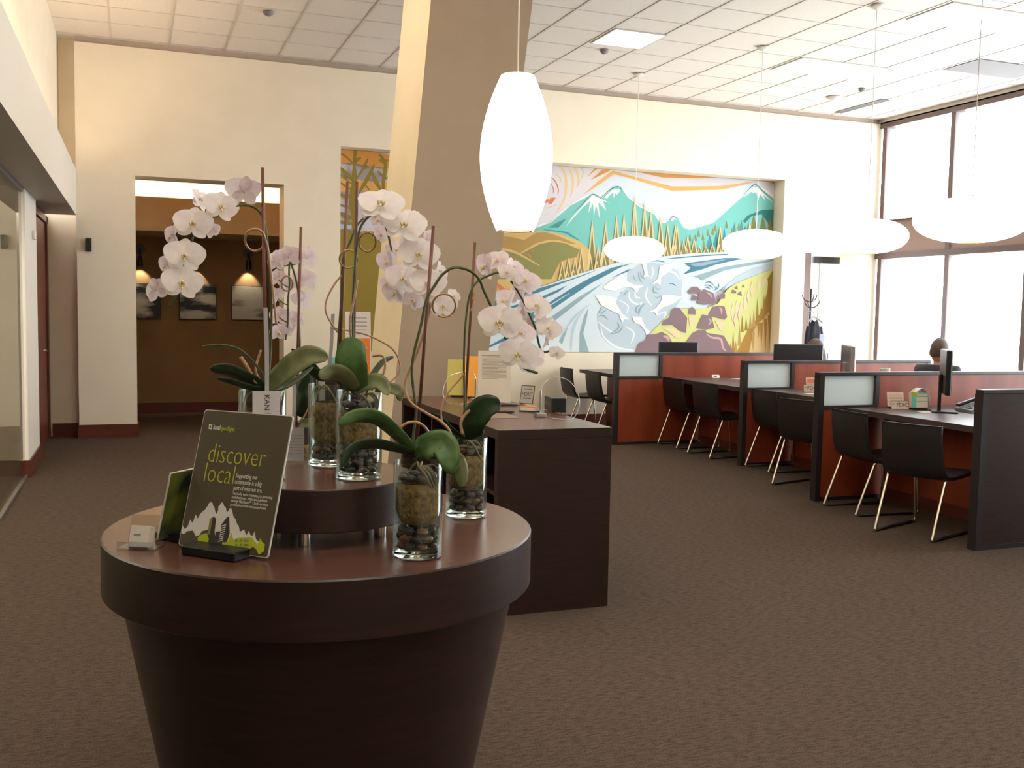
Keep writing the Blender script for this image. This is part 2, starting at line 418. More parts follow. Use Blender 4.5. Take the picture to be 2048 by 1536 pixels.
# window wall on the right
wf = MB(); ys = [12.17 - 1.335*i for i in range(8)]
for y in ys:
    yy = y
    wf.box(XR, XR+.012, yy-.03, yy+.05, 0, 4.43, 0); wf.box(XR+.012, XR+.17, yy-.03, yy+.045, 0, 4.43, 1)
for z0, z1 in ((4.36, 4.45), (2.415, 2.50), (2.975, 2.99), (0, .12)):
    wf.box(XR-.01, XR+.12, 2.7, YW, z0, z1, 0)
wn = wf.build('window_2', [mull_m, mulls_m]); struct(wn)
MB().box(XR+.05, XR+.056, 2.7, YW, .12, 4.36).build('pane', wglass_m, wn)
struct(MB().box(XR+.02, XR+.12, 2.7, YW-.03, 2.50, 2.975).build('wall_spandrel', spand_m))
struct(MB().box(XR, XR+.2, YB, 2.7, 0, ZC).build('wall_right', wall_m))
struct(MB().box(XR-.01, XR+.45, 2.7, YW+.3, 4.43, ZC-.001).build('trim_4', tbar_m))
# alcove door beside the mural wall: glazed door to outside, stucco wall beyond
st_m = noisy('exterior stucco', (100, 92, 92), (122, 112, 112), (40, 40, 40), detail=8, rough=.95, bump=.6)
qa = aty(1640, 600, 13.6); struct(MB().box(qa.x, qa.x+.9, 13.6, 13.9, 0, 3.6).build('wall_exterior', st_m))
x0, x1 = aty(1607, 600, 12.75).x, 10.25; xf = aty(1619, 600, 12.75).x; zb0, zb1 = aty(1650, 527, 12.75).z, aty(1650, 514, 12.75).z
dr = thing('door_2', (x0, 12.75, 0)); struct(dr)
f_ = MB(); f_.box(0, xf-x0, 0, .06, 0, 2.9); f_.box(xf-x0, x1-x0, 0, .06, zb1+.06, 2.9); f_.build('door_frame', mull_m, dr)
MB().box(xf-x0+.04, x1-x0, -.05, .05, zb0, zb1).build('door_closer', blackp_m, dr)
MB().box(xf-x0+.06, x1-x0, .03, .036, .02, zb0).build('pane', wglass_m, dr)
xs = aty(1638, 600, 12.75).x; MB().box(xs-x0-.004, xs-x0+.004, .02, .05, .02, zb0).build('door_stile', darkpanel_m, dr)
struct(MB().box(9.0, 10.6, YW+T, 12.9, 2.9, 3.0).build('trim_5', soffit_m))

# leaning column
def hexa(name, bot, top, mats):
    o = MB()._add(list(bot)+list(top), [[3, 2, 1, 0], [4, 5, 6, 7], [0, 1, 5, 4], [1, 2, 6, 5], [2, 3, 7, 6], [3, 0, 4, 7]]).build(name, mats)
    return o
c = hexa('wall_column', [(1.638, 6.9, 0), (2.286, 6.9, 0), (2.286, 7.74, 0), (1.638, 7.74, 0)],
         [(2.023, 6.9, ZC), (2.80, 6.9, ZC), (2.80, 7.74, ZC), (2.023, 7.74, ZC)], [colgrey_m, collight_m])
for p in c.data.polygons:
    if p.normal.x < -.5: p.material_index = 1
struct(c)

# ================================================================ MURAL
FR = {'A': (1090, 310, 8.084), 'B': (1330, 310, 8.084), 'C': (970, 450, 5.908), 'D': (1170, 480, 6.678),
      'E': (1350, 500, 7.313), 'F': (660, 280, 8.536), 'G': (950, 280, 3.148), 'P': (0, 0, 1)}
MC = dict(sky=(226, 220, 226), orange=(228, 158, 84), amber=(236, 182, 108), gold=(238, 206, 150), rust=(226, 132, 92),
          pblue=(220, 229, 238), teal=(128, 200, 190), dteal=(62, 132, 128), mteal=(84, 150, 152), snow=(246, 240, 240), tan=(220, 186, 122),
          brown=(184, 150, 92), green=(148, 144, 92), cream=(226, 206, 156), olive=(140, 130, 84), river=(214, 226, 234),
          blue=(84, 134, 154), gblue=(150, 174, 180), foam=(232, 238, 242), shade=(192, 206, 216), fish=(248, 243, 238), lime=(214, 214, 140),
          ochre=(170, 132, 66), sand=(214, 182, 130), peach=(232, 206, 168), rock=(142, 118, 124), pink=(204, 168, 166), moss=(156, 134, 60))
MK = list(MC); MI = {k: i for i, k in enumerate(MK)}
YM = YW+T-.012
mural = MB(); layer = [0]
def mp_(fr, p):
    ox, oy, s = FR[fr]; q = aty(ox+p[0]/s, oy+p[1]/s, YM)
    return (min(max(q.x, 2.365), 8.815), YM-.0006*layer[0], min(max(q.z, .99), 3.50))
def mpoly(fr, col, pts):
    layer[0] += 0.25
    mural.poly([mp_(fr, p) for p in pts], MI[col])
def mstroke(fr, col, pts, wd):
    P = [Vector((a, b, 0)) for a, b in pts]; P = spline(P, 5); n = len(P); l = []; r = []
    for i, p in enumerate(P):
        t = (P[min(i+1, n-1)]-P[max(i-1, 0)]).normalized(); q = Vector((-t.y, t.x, 0)); k = max(sin(pi*(i+.3)/(n-.4)), .08)**.7*wd/2
        l.append(p+q*k); r.append(p-q*k)
    layer[0] += 0.25
    for i in range(n-1): mural.poly([mp_(fr, (v.x, v.y)) for v in (l[i], l[i+1], r[i+1], r[i])], MI[col])
mural.box(2.365, 8.815, YM, YM+.01, .99, 3.50, MI['sky'])
# sky and swirls
mpoly('A', 'orange', [(800, 125), (850, 130), (680, 355)])
mpoly('A', 'orange', [(1000, 150), (1100, 162), (1080, 190), (730, 410), (920, 240)])
mpoly('G', 'orange', [(870, 160), (1530, 212), (1400, 242), (1180, 236), (1040, 205), (940, 172)])
mpoly('G', 'amber', [(680, 345), (780, 255), (868, 192), (960, 220), (1240, 292), (1540, 290), (1790, 250), (1885, 262), (1885, 272), (1790, 257), (1560, 312), (1240, 320), (960, 236), (872, 214), (790, 275)])
mpoly('B', 'orange', [(1540, 375), (1770, 400), (1770, 460), (1640, 410)])
for pts, wd, c_ in (([(150, 120), (270, 220), (330, 340), (340, 560), (290, 760), (180, 930)], 44, 'gold'), ([(370, 200), (440, 330), (450, 520), (410, 680)], 34, 'gold'),
                  ([(440, 150), (530, 300), (545, 440), (510, 520)], 40, 'gold'), ([(570, 180), (620, 280), (590, 380)], 22, 'gold'), ([(260, 90), (300, 150)], 30, 'gold'),
                  ([(80, 345), (170, 430), (215, 560), (205, 640)], 18, 'rust'), ([(100, 460), (140, 560), (130, 620)], 14, 'rust'), ([(-60, 420), (30, 480), (40, 600), (-20, 700)], 22, 'rust'),
                  ([(170, 300), (240, 370), (270, 450)], 16, 'gold'), ([(0, 860), (120, 830), (200, 790)], 12, 'gold'), ([(0, 970), (60, 940)], 14, 'gold')):
    mstroke('A', c_, pts, wd)
mpoly('A', 'rust', [(60, 235), (100, 240), (125, 285), (60, 275)]); mpoly('A', 'rust', [(50, 790), (90, 690), (175, 690), (110, 790)]); mpoly('A', 'rust', [(-60, 760), (60, 705), (50, 765), (-60, 800)])
# pale sky and mountains
mpoly('G', 'pblue', [(560, 430), (760, 300), (870, 225), (960, 245), (1240, 330), (1550, 324), (1760, 268), (1700, 335), (1600, 425), (1500, 512), (1350, 556), (1310, 540), (1275, 484), (1250, 470), (1160, 512), (1130, 460), (960, 345), (915, 280), (870, 288), (800, 350), (740, 330), (600, 420)])
ridge = [(360, 563), (480, 520), (600, 415), (740, 340), (800, 362), (870, 302), (915, 292), (960, 360), (1030, 420), (1130, 470), (1160, 520), (1200, 522), (1250, 482), (1275, 490), (1310, 550), (1350, 566), (1500, 522), (1600, 432), (1700, 342), (1770, 284), (1888, 372)]
for a, b in zip(ridge, ridge[1:]): mstroke('G', 'snow', [a, ((a[0]+b[0])/2, (a[1]+b[1])/2), b], 26)
mpoly('G', 'teal', ridge+[(1888, 720), (1000, 760), (700, 800), (560, 620), (400, 580)])
for a, b in (((0, 0), 0),): pass
mstroke('A', 'mteal', [(430, 955), (600, 800), (760, 634), (900, 692)], 14); mstroke('A', 'mteal', [(900, 690), (1090, 535), (1200, 517), (1250, 600)], 18)
mpoly('A', 'snow', [(715, 700), (765, 645), (880, 700), (1060, 780), (930, 740), (990, 905), (860, 765), (880, 1030), (820, 800), (790, 980), (770, 780), (700, 935), (725, 740), (560, 900), (330, 1160), (440, 1000)])
mpoly('A', 'snow', [(1090, 560), (1195, 545), (1215, 575), (1190, 610), (1150, 650), (1140, 605), (1110, 700), (1100, 600), (1000, 702), (950, 690)])
mpoly('B', 'snow', [(1260, 690), (1410, 530), (1480, 510), (1560, 590), (1760, 780), (1580, 650), (1630, 750), (1530, 630), (1500, 740), (1470, 600), (1420, 620), (1395, 595)])
mstroke('B', 'mteal', [(1250, 665), (1400, 512), (1480, 487), (1590, 590), (1765, 725)], 16)
mpoly('B', 'snow', [(80, 1060), (140, 1000), (200, 1050), (150, 1040), (110, 1070)]); mstroke('B', 'mteal', [(60, 1060), (130, 990), (190, 1030)], 12)
mpoly('B', 'dteal', [(1250, 1070), (1330, 980), (1420, 945), (1560, 890), (1765, 880), (1765, 1300), (1690, 1290), (1660, 1100), (1560, 960), (1400, 985), (1290, 1100)])
mpoly('A', 'mteal', [(45, 1175), (180, 1100), (350, 1020), (210, 1180)]); mstroke('A', 'mteal', [(-40, 1205), (310, 1250), (430, 1310), (560, 1385)], 30)
for q in ([(640, 1530), (720, 1290), (775, 1500)], [(900, 1500), (955, 1180), (1010, 1480)], [(760, 1500), (830, 1230), (850, 1480)], [(1010, 1440), (1060, 1260), (1090, 1400)], [(1100, 1180), (1125, 1080), (1150, 1330), (1105, 1300)], [(1190, 1250), (1230, 1040), (1260, 1200)], [(1270, 1200), (1300, 1140), (1310, 1240)]):
    mpoly('B', 'mteal', q)
for x, y in ((610, 1260), (690, 1190), (770, 1170), (810, 1110), (990, 1060), (1190, 1090), (1080, 1170), (400, 1270), (490, 1270), (540, 1200), (625, 1380), (1430, 960), (1580, 960), (1690, 1020)):
    k = 2.2 if x > 1400 else 1
    mpoly('B', 'olive' if k > 1 else 'green', [(x, y), (x+22*k, y+110*k), (x+4, y+130*k), (x-22*k, y+110*k)])
# hills
mpoly('C', 'tan', [(150, 100), (420, 85), (620, 68), (780, 85), (900, 112), (1120, 200), (1225, 290), (1200, 560), (650, 720), (100, 790), (100, 600)])
mpoly('C', 'brown', [(150, 135), (300, 140), (400, 165), (460, 178), (600, 92), (720, 88), (860, 130), (1080, 225), (1000, 222), (870, 180), (740, 178), (600, 215), (400, 340), (150, 262)])
mpoly('C', 'green', [(150, 295), (300, 320), (400, 352), (640, 228), (800, 195), (950, 218), (1110, 290), (1080, 380), (980, 400), (880, 440), (780, 640), (600, 638), (150, 640)])
mstroke('C', 'tan', [(130, 275), (260, 295), (400, 345), (650, 485)], 28)
for x, y in ((470, 340), (505, 345), (535, 375), (555, 305), (360, 410), (390, 455), (430, 490), (455, 515), (525, 365)): mpoly('C', 'rust', [(x-14, y), (x, y-14), (x+14, y), (x, y+14)])
mpoly('C', 'rust', [(130, 690), (170, 700), (230, 750), (300, 755), (230, 800), (150, 745)])
# tree line
river = [(120, 1010), (250, 975), (540, 880), (700, 828), (870, 778), (1000, 762), (1170, 735), (1350, 716), (1600, 705), (1885, 700)]
def rivy(x):
    for a, b in zip(river, river[1:]):
        if a[0] <= x <= b[0]: return a[1]+(b[1]-a[1])*(x-a[0])/(b[0]-a[0])
    return 700
for x, y, hw in ((735, 495, 34), (820, 510, 36), (888, 470, 34), (935, 460, 36), (1003, 340, 36), (1065, 380, 34), (1105, 435, 34), (1165, 470, 30), (1210, 525, 28), (1258, 525, 30), (1270, 528, 24), (1335, 600, 24), (1310, 620, 20),
                 (1375, 618, 24), (1410, 665, 18), (1450, 668, 20), (1490, 650, 20), (1540, 538, 26), (1565, 610, 22), (1625, 640, 24), (1725, 510, 34), (1760, 600, 30), (1820, 470, 30), (665, 672, 26), (625, 738, 24), (585, 738, 26), (545, 758, 26),
                 (770, 660, 26), (1690, 610, 26), (1650, 650, 22), (1850, 500, 26)):
    b_ = rivy(x)
    if x > 1800: continue
    mpoly('G', 'cream', [(x, y), (x+hw, b_+4), (x-hw, b_+4)])
    H_ = b_-y
    mpoly('G', 'olive', [(x, y+H_*.22), (x+hw*.62, b_-2), (x-hw*.62, b_-2)])
    if H_ > 110:
        mpoly('G', 'cream', [(x-hw*.3, y+H_*.66), (x+hw*.2, b_), (x-hw*.8, b_)]); mpoly('G', 'olive', [(x-hw*.3, y+H_*.78), (x, b_), (x-hw*.6, b_)])
# river
mpoly('G', 'river', [(60, 1345), (60, 1100), (130, 1010), (250, 975), (540, 882), (700, 828), (870, 778), (1000, 762), (1170, 735), (1350, 716), (1600, 705), (1885, 700), (1885, 830), (1700, 885), (1500, 960), (1450, 1060), (1250, 1060), (1100, 1215), (1000, 1345)])
mpoly('C', 'blue', [(100, 900), (300, 835), (650, 742), (1000, 640), (1340, 522), (1150, 600), (900, 690), (640, 792), (360, 872), (100, 960)])
mpoly('C', 'blue', [(300, 960), (680, 838), (960, 715), (860, 790), (690, 868), (300, 990)])
mpoly('C', 'blue', [(20, 1160), (400, 1030), (735, 925), (1000, 755), (1240, 620), (1477, 515), (1620, 470), (1477, 565), (1240, 690), (1000, 850), (750, 1020), (400, 1180), (20, 1330)])
mstroke('C', 'shade', [(560, 1050), (740, 960), (900, 860), (1000, 800)], 14)
mpoly('C', 'gblue', [(500, 1260), (780, 1080), (1100, 850), (1390, 680), (1200, 830), (830, 1120), (520, 1280)])
mpoly('C', 'blue', [(-60, 1480), (250, 1310), (400, 1230), (590, 1130), (600, 1150), (400, 1270), (260, 1350), (-60, 1500)])
mpoly('C', 'gblue', [(862, 1375), (1005, 1105), (900, 1412)]); mpoly('C', 'gblue', [(1100, 1530), (1110, 1270), (1160, 1080), (1212, 975), (1190, 1120), (1150, 1280), (1218, 1530)])
mstroke('C', 'shade', [(1240, 930), (1080, 1050), (960, 1200), (880, 1330)], 26); mstroke('C', 'shade', [(1000, 1530), (1040, 1200), (1180, 960)], 30)
mpoly('D', 'blue', [(0, 545), (180, 450), (350, 370), (630, 312), (480, 360), (330, 430), (0, 612)]); mpoly('D', 'blue', [(310, 520), (560, 398), (690, 372), (500, 445), (330, 510)])
mpoly('D', 'blue', [(1320, 312), (1536, 285), (1700, 265), (1700, 300), (1560, 380), (1300, 455), (1415, 365)])
mpoly('D', 'shade', [(560, 420), (700, 330), (900, 300), (1100, 340), (1240, 420), (1280, 560), (1300, 740), (1200, 900), (1050, 1050), (960, 1200), (820, 1290), (640, 1470), (420, 1440), (250, 1330), (170, 1180), (150, 980), (240, 860), (430, 760), (560, 620)])
for pts, wd, c_ in (([(580, 690), (585, 790), (690, 860), (760, 830)], 26, 'foam'), ([(650, 680), (670, 760), (740, 780)], 22, 'foam'), ([(200, 1150), (240, 1300), (420, 1430), (640, 1470)], 26, 'foam'),
                    ([(830, 620), (800, 760), (880, 880)], 24, 'foam'), ([(1040, 420), (1180, 440), (1260, 540)], 26, 'foam'), ([(1290, 560), (1300, 760), (1400, 860)], 30, 'foam'), ([(150, 1080), (300, 1200), (420, 1260)], 20, 'foam'),
                    ([(520, 1150), (640, 1240), (600, 1380)], 24, 'foam'), ([(960, 1000), (1060, 960), (1040, 1060)], 20, 'foam'), ([(440, 800), (560, 880), (540, 980)], 22, 'foam'), ([(880, 350), (900, 430), (860, 520)], 20, 'foam'),
                    ([(640, 470), (640, 510), (675, 545)], 14, 'gblue'), ([(695, 430), (715, 520), (750, 572)], 16, 'gblue'), ([(725, 430), (740, 490), (785, 525)], 16, 'gblue'), ([(900, 620), (900, 690), (965, 710)], 22, 'gblue'),
                    ([(925, 610), (950, 660), (1000, 640)], 14, 'gblue'), ([(920, 750), (955, 778), (990, 735)], 14, 'gblue'), ([(455, 720), (480, 690)], 14, 'gblue'), ([(505, 740), (550, 682)], 18, 'gblue'),
                    ([(675, 980), (670, 910), (720, 860)], 18, 'gblue'), ([(705, 1000), (720, 920), (785, 845)], 24, 'gblue'), ([(160, 1025), (230, 1008), (295, 1065)], 14, 'gblue'), ([(420, 1100), (435, 1170), (325, 1258)], 16, 'gblue'),
                    ([(490, 1135), (450, 1220), (325, 1258)], 16, 'gblue'), ([(210, 895), (170, 975)], 16, 'gblue'), ([(270, 930), (200, 985)], 16, 'gblue'), ([(820, 292), (950, 278), (1050, 297)], 14, 'blue'),
                    ([(1080, 252), (1300, 232), (1536, 210)], 12, 'blue'), ([(1110, 590), (1150, 580), (1200, 615)], 10, 'blue')):
    mstroke('D', c_, pts, wd)
mstroke('E', 'blue', [(0, 122), (400, 85), (700, 68), (960, 72)], 16)
mpoly('E', 'blue', [(125, 198), (300, 175), (700, 120), (1080, 118), (860, 150), (560, 220), (380, 285), (110, 355), (235, 268)])
mpoly('E', 'gblue', [(190, 208), (420, 175), (760, 130), (560, 190), (400, 232), (285, 244)])
mpoly('E', 'gblue', [(250, 392), (480, 320), (700, 250), (1000, 200), (1425, 135), (1425, 165), (1000, 240), (700, 300), (540, 370), (380, 442), (330, 402)])
mpoly('E', 'shade', [(700, 590), (850, 490), (1000, 430), (1200, 350), (1425, 280), (1425, 190), (1150, 260), (900, 380), (720, 520)])
for pts in ([(410, 490), (490, 465), (550, 520)], [(410, 520), (480, 515), (540, 560)], [(420, 550), (460, 545), (500, 575)], [(620, 490), (620, 540), (570, 590)], [(690, 540), (660, 580), (600, 610)], [(560, 530), (590, 560), (560, 590)]):
    mstroke('E', 'blue', pts, 12)
for f_ in ([(230, 620), (330, 550), (480, 450), (540, 550), (640, 600), (770, 605), (700, 650), (680, 720), (620, 640), (520, 620), (400, 680), (240, 660)],
           [(120, 740), (250, 740), (420, 780), (390, 830), (480, 980), (580, 1060), (510, 1060), (480, 1110), (440, 990), (330, 940), (200, 870)],
           [(735, 285), (800, 315), (820, 440), (845, 495), (800, 490), (765, 500), (780, 440)],
           [(1205, 285), (1185, 360), (1080, 440), (1000, 500), (990, 610), (950, 580), (880, 590), (960, 510), (980, 350), (1080, 320)],
           [(1280, 760), (1160, 850), (1020, 900), (960, 950), (950, 1020), (910, 960), (830, 960), (930, 910), (1010, 800), (1010, 740), (1150, 735)],
           [(610, 1020), (740, 1030), (760, 1100), (800, 1180), (860, 1230), (800, 1270), (790, 1220), (720, 1130), (650, 1110)]):
    mpoly('D', 'fish', f_)
# bank, grasses and rocks
mpoly('G', 'lime', [(1888, 815), (1750, 855), (1640, 900), (1580, 940), (1520, 1030), (1450, 1058), (1350, 1062), (1250, 1062), (1180, 1130), (1100, 1215), (1000, 1345), (1888, 1345)])
mpoly('E', 'ochre', [(1425, 300), (1425, 1520), (880, 1520), (960, 1330), (1050, 1150), (1180, 1000), (1260, 850), (1330, 600), (1400, 330)])
mpoly('E', 'moss', [(1425, 300), (1425, 420), (1360, 640), (1330, 420)])
mpoly('E', 'sand', [(1060, 1520), (1130, 1180), (1200, 1060), (1280, 1000), (1350, 900), (1400, 1050), (1400, 1520)])
for x, y0, y1, c_ in ((830, 1180, 1500, 'ochre'), (920, 1050, 1400, 'brown'), (960, 950, 1200, 'moss'), (1020, 980, 1180, 'moss'), (1080, 930, 1150, 'brown'), (1130, 850, 1120, 'brown'), (1180, 700, 1050, 'moss'), (1240, 800, 1000, 'ochre'), (1280, 640, 900, 'ochre'), (1340, 450, 800, 'ochre'), (1400, 380, 700, 'ochre'),
                      (1200, 1300, 1060, 'ochre'), (1240, 1420, 1060, 'ochre'), (1300, 1480, 1000, 'ochre'), (1360, 1450, 950, 'ochre'), (1120, 1480, 1200, 'brown'), (790, 1350, 1500, 'brown'), (870, 1330, 1500, 'brown')):
    mpoly('E', c_, [(x, y0), (x+26, y1), (x-26, y1)])
for x, y0, y1 in ((820, 780, 1050), (880, 730, 980), (940, 760, 960), (1000, 640, 900), (1050, 560, 800), (1100, 450, 700), (1200, 430, 600), (1270, 400, 560), (1300, 380, 500), (860, 900, 1150), (920, 850, 1050)):
    mpoly('E', 'peach', [(x, y0), (x+28, (y0+y1)/2), (x, y1), (x-26, (y0+y1)/2)])
for f_, q in (('E', [(180, 980), (280, 990), (230, 1110), (190, 1100)]), ('E', [(560, 1030), (710, 1060), (660, 1180), (620, 1150)]), ('D', [(1020, 1180), (1140, 1170), (1300, 1290), (1200, 1310), (1080, 1210)])): mpoly(f_, 'peach', q)
for f_, q in (('D', [(1010, 1140), (1020, 1080), (1110, 1030), (1140, 930), (1180, 905), (1240, 905), (1345, 1040), (1330, 1240), (1240, 1210), (1150, 1130)]),
              ('D', [(655, 1500), (700, 1380), (800, 1330), (810, 1265), (920, 1255), (1010, 1225), (1100, 1280), (1150, 1380), (1150, 1510)]),
              ('D', [(1360, 990), (1370, 920), (1410, 890), (1455, 930), (1455, 995)]),
              ('E', [(165, 610), (230, 540), (300, 535), (350, 580), (350, 640), (180, 640)]), ('E', [(210, 740), (240, 650), (320, 690), (280, 740)]),
              ('E', [(300, 780), (330, 650), (400, 570), (540, 630), (580, 775), (400, 800)]), ('E', [(590, 720), (670, 625), (710, 650), (705, 710)]),
              ('E', [(465, 950), (530, 830), (620, 815), (700, 825), (740, 980), (700, 1020), (520, 970)]), ('E', [(290, 1140), (380, 940), (510, 970), (555, 1140), (420, 1165), (320, 1150)]),
              ('E', [(130, 1350), (240, 1210), (320, 1170), (420, 1170), (450, 1210), (690, 1250), (830, 1515), (150, 1515)]),
              ('E', [(850, 560), (880, 520), (900, 580)]), ('E', [(800, 630), (820, 575), (870, 600), (870, 635)]), ('E', [(885, 650), (940, 600), (955, 670)]), ('E', [(950, 540), (980, 510), (1000, 545)])):
    mpoly(f_, 'rock', q)
for pts, wd in (([(430, 620), (490, 650), (525, 705)], 24), ([(620, 840), (655, 870), (655, 940)], 30), ([(465, 995), (500, 1040), (475, 1090)], 26), ([(430, 1220), (520, 1280), (640, 1300), (680, 1430), (730, 1485)], 34)): mstroke('E', 'pink', pts, wd)
mstroke('D', 'pink', [(1020, 1280), (1080, 1300), (1100, 1350)], 40)
# left end of the mural: trees against an orange sky
mpoly('F', 'orange', [(150, 45), (550, 75), (720, 180), (1020, 270), (1300, 330), (1300, 560), (1010, 500), (380, 410), (130, 390)])
mpoly('F', 'amber', [(110, 652), (560, 700), (980, 740), (1300, 770), (1300, 900), (980, 890), (500, 880), (110, 890)])
for q in ([(110, 1130), (250, 1150), (240, 1240), (110, 1220)], [(110, 1440), (350, 1460), (350, 1536), (110, 1536)]): mpoly('F', 'shade', q)
for pts, wd in (([(440, 40), (410, 300), (400, 560)], 60), ([(400, 420), (400, 700), (390, 1000)], 90), ([(395, 700), (370, 1000), (400, 1250), (420, 1800)], 130), ([(820, 250), (890, 330), (925, 450)], 50), ([(925, 330), (930, 500), (900, 700), (890, 1000)], 70),
                ([(150, 255), (230, 270), (395, 420)], 40), ([(110, 440), (260, 580), (420, 740)], 70), ([(165, 595), (260, 680), (380, 770)], 34), ([(110, 690), (260, 800), (380, 860)], 40), ([(90, 915), (240, 960), (400, 1010)], 60), ([(90, 1090), (240, 1140), (380, 1190)], 40),
                ([(90, 1235), (240, 1290), (380, 1340)], 70), ([(90, 1395), (240, 1410), (380, 1430)], 60), ([(640, 310), (560, 480), (430, 690)], 46), ([(745, 410), (640, 640), (480, 920)], 66), ([(685, 530), (760, 700), (890, 920)], 66), ([(795, 535), (850, 590), (920, 650)], 46), ([(1000, 600), (960, 650), (900, 690)], 34),
                ([(520, 310), (450, 350), (400, 420)], 50), ([(350, 90), (400, 130), (420, 200)], 50), ([(510, 100), (450, 140), (420, 220)], 50), ([(590, 770), (660, 860)], 30), ([(660, 490), (600, 480), (520, 520)], 40), ([(820, 350), (880, 370), (920, 420)], 50), ([(980, 350), (940, 370), (920, 420)], 40)):
    mstroke('F', 'moss', pts, wd)
mpoly('P', 'moss', [(664, 462), (690, 455), (706, 470), (730, 462), (790, 470), (860, 480), (860, 712), (664, 712)])
mo = mural.build('mural', [mat('mural '+k, tuple(int(c_*.90) for c_ in MC[k]), .7, spec=.1) for k in MK], recalc=False)
tag(mo, 'large painted mural of river, mountains, trees and fish recessed in far wall', 'mural')

# ================================================================ CEILING FIXTURES
lt = thing('ceiling_light', (4.70, 9.56, ZC)); MB().box(.02, .593, .02, .592, -.012, -.006).build('diffuser', panel_em, lt)
f_ = MB(); f_.box(0, .613, 0, .02, -.014, -.002); f_.box(0, .613, .592, .612, -.014, -.002); f_.box(0, .02, .02, .592, -.014, -.002); f_.box(.593, .613, .02, .592, -.014, -.002); f_.build('frame', tbar_m, lt)
tag(lt, 'square recessed ceiling light panel, the one nearest the slanted column', 'ceiling light')
def long_light(x, y, label, cat='ceiling light', group='long ceiling light panels'):
    t = thing('ceiling_light', (x, y, ZC), 0, label, cat, group)
    MB().box(.02, 1.207, .02, .592, -.012, -.006).build('diffuser', panel_em, t)
    f_ = MB(); f_.box(0, 1.227, 0, .02, -.014, -.002); f_.box(0, 1.227, .592, .612, -.014, -.002); f_.box(0, .02, .02, .592, -.014, -.002); f_.box(1.207, 1.227, .02, .592, -.014, -.002); f_.build('frame', tbar_m, t)
    return t
l2 = long_light(7.17, 9.72, 'long recessed ceiling light panel above the third saucer lamp, farther from camera')
dup(l2, (7.17, 7.48, ZC), 0, 'long recessed ceiling light panel at the upper right corner of the view')
dup(l2, (0.0, 7.0, ZC), 0, 'added long fill light panel overhead, out of view near the left glass office')  # added unseen panel to light the column's left face and left wall
dup(l2, (2.6, -.6, ZC), 0, 'added long fill light panel overhead, out of view behind and right of the camera')  # added out of view for frontal light on the flowers
dup(l2, (-.1, -1.6, ZC), 0, 'added long fill light panel overhead, out of view at the rear left corner')  # added behind the camera, more frontal light on the blooms
dup(l2, (0.3, 1.0, ZC), 0, 'added long fill light panel overhead, out of view behind the camera')  # added unseen panel lighting the foreground from behind
dup(l2, (1.65, 3.6, ZC), 0, 'added long fill light panel overhead, out of view near the display table')  # added unseen panel to brighten the column and nearby walls
dup(l2, (4.1, 1.2, ZC), 0, 'added long fill light panel overhead, out of view to the right of the camera')  # added unseen panel to brighten the foreground
tag(MB().box(9.0, 10.1, 8.95, 9.5, ZC-.012, ZC-.007).build('air_return_panel', darkpanel_m), 'dark grey ceiling panel near the window wall', 'vent')
f_ = MB()
for k in range(3): f_.box(9.5+k*.05, 9.53+k*.05, 11.1, 12.1, ZC-.014, ZC-.008)
tag(f_.build('slot_diffuser', darkpanel_m), 'narrow dark slot air diffuser in ceiling by the window corner', 'vent')
def disc(px, py, r, name, label, cat, m, grp=None):
    q = atz(px, py, ZC); t = MB().lathe([(r, -.0), (r, -.015), (r*.7, -.035), (r*.3, -.045)], 20, (q.x, q.y, ZC-.006)).build(name, m, smooth=True)
    return tag(t, label, cat, grp)
disc(537, 22, .055, 'smoke_detector', 'small grey round detector on the ceiling above the hall opening', 'smoke detector', darkpanel_m)
disc(1209, 99, .05, 'smoke_detector', 'small grey round detector beside the square ceiling light panel', 'smoke detector', darkpanel_m)
disc(1668, 193, .10, 'ceiling_speaker', 'flat pale round fitting in the ceiling near the window corner', 'ceiling fitting', tbar_m)
disc(1724, 176, .045, 'smoke_detector', 'tiny round detector on the bright ceiling near the window corner', 'smoke detector', darkpanel_m)
# pendant lamps
def saucer(x, y, z, D, label):
    t = thing('saucer_pendant_lamp', (x, y, z), 0, label, 'pendant lamp', 'saucer pendant lamps above the desks')
    prof = []; n = 30; R = D/2
    for i in range(n+1):
        a = -pi/2 + pi*i/n; rr = R*max(cos(a), 0)**.82; zz = .165*sin(a)
        if rr >= .09: prof.append((rr, zz))
    s_ = MB().lathe(prof, 64, mi=0, close=False).build('lamp_shade', shade2_m, t, smooth=True)
    MB().tube([(.088*cos(a*pi/16), .088*sin(a*pi/16), prof[0][1]) for a in range(32)], .005, 6, closed=True).build('ring', reed_m, t, smooth=True)
    MB().tube([(0, 0, prof[-1][1]-.02), (0, 0, ZC-z-.03)], .0035, 6).build('cord', paper_m, t)
    b_ = MB().lathe([(.005, -.1), (.03, -.08), (.03, .0), (.09, prof[-1][1]), (.004, prof[-1][1]+.02)], 16).build('socket', white_m, t, smooth=True)
    MB().lathe([(.02, -.05), (.062, -.028), (.066, -.012)], 20, (0, 0, ZC-z)).build('canopy', white_m, t, smooth=True)
    return t
saucer(5.85, 11.216, 2.33, .75, 'saucer pendant lamp in front of the mural trees, smallest and leftmost')
saucer(6.50, 9.539, 2.33, .745, 'saucer pendant lamp before the right edge of the mural')
saucer(6.60, 7.841, 2.32, .76, 'saucer pendant lamp against the white wall right of the mural')
saucer(5.78, 5.75, 2.275, .81, 'saucer pendant lamp in front of the windows, nearest and rightmost')
cg = thing('cigar_pendant_lamp', (1.895, 5.0, 1.97), 0, 'tall ribbed cigar-shaped glowing pendant lamp in front of the slanted column', 'pendant lamp')
prof = []
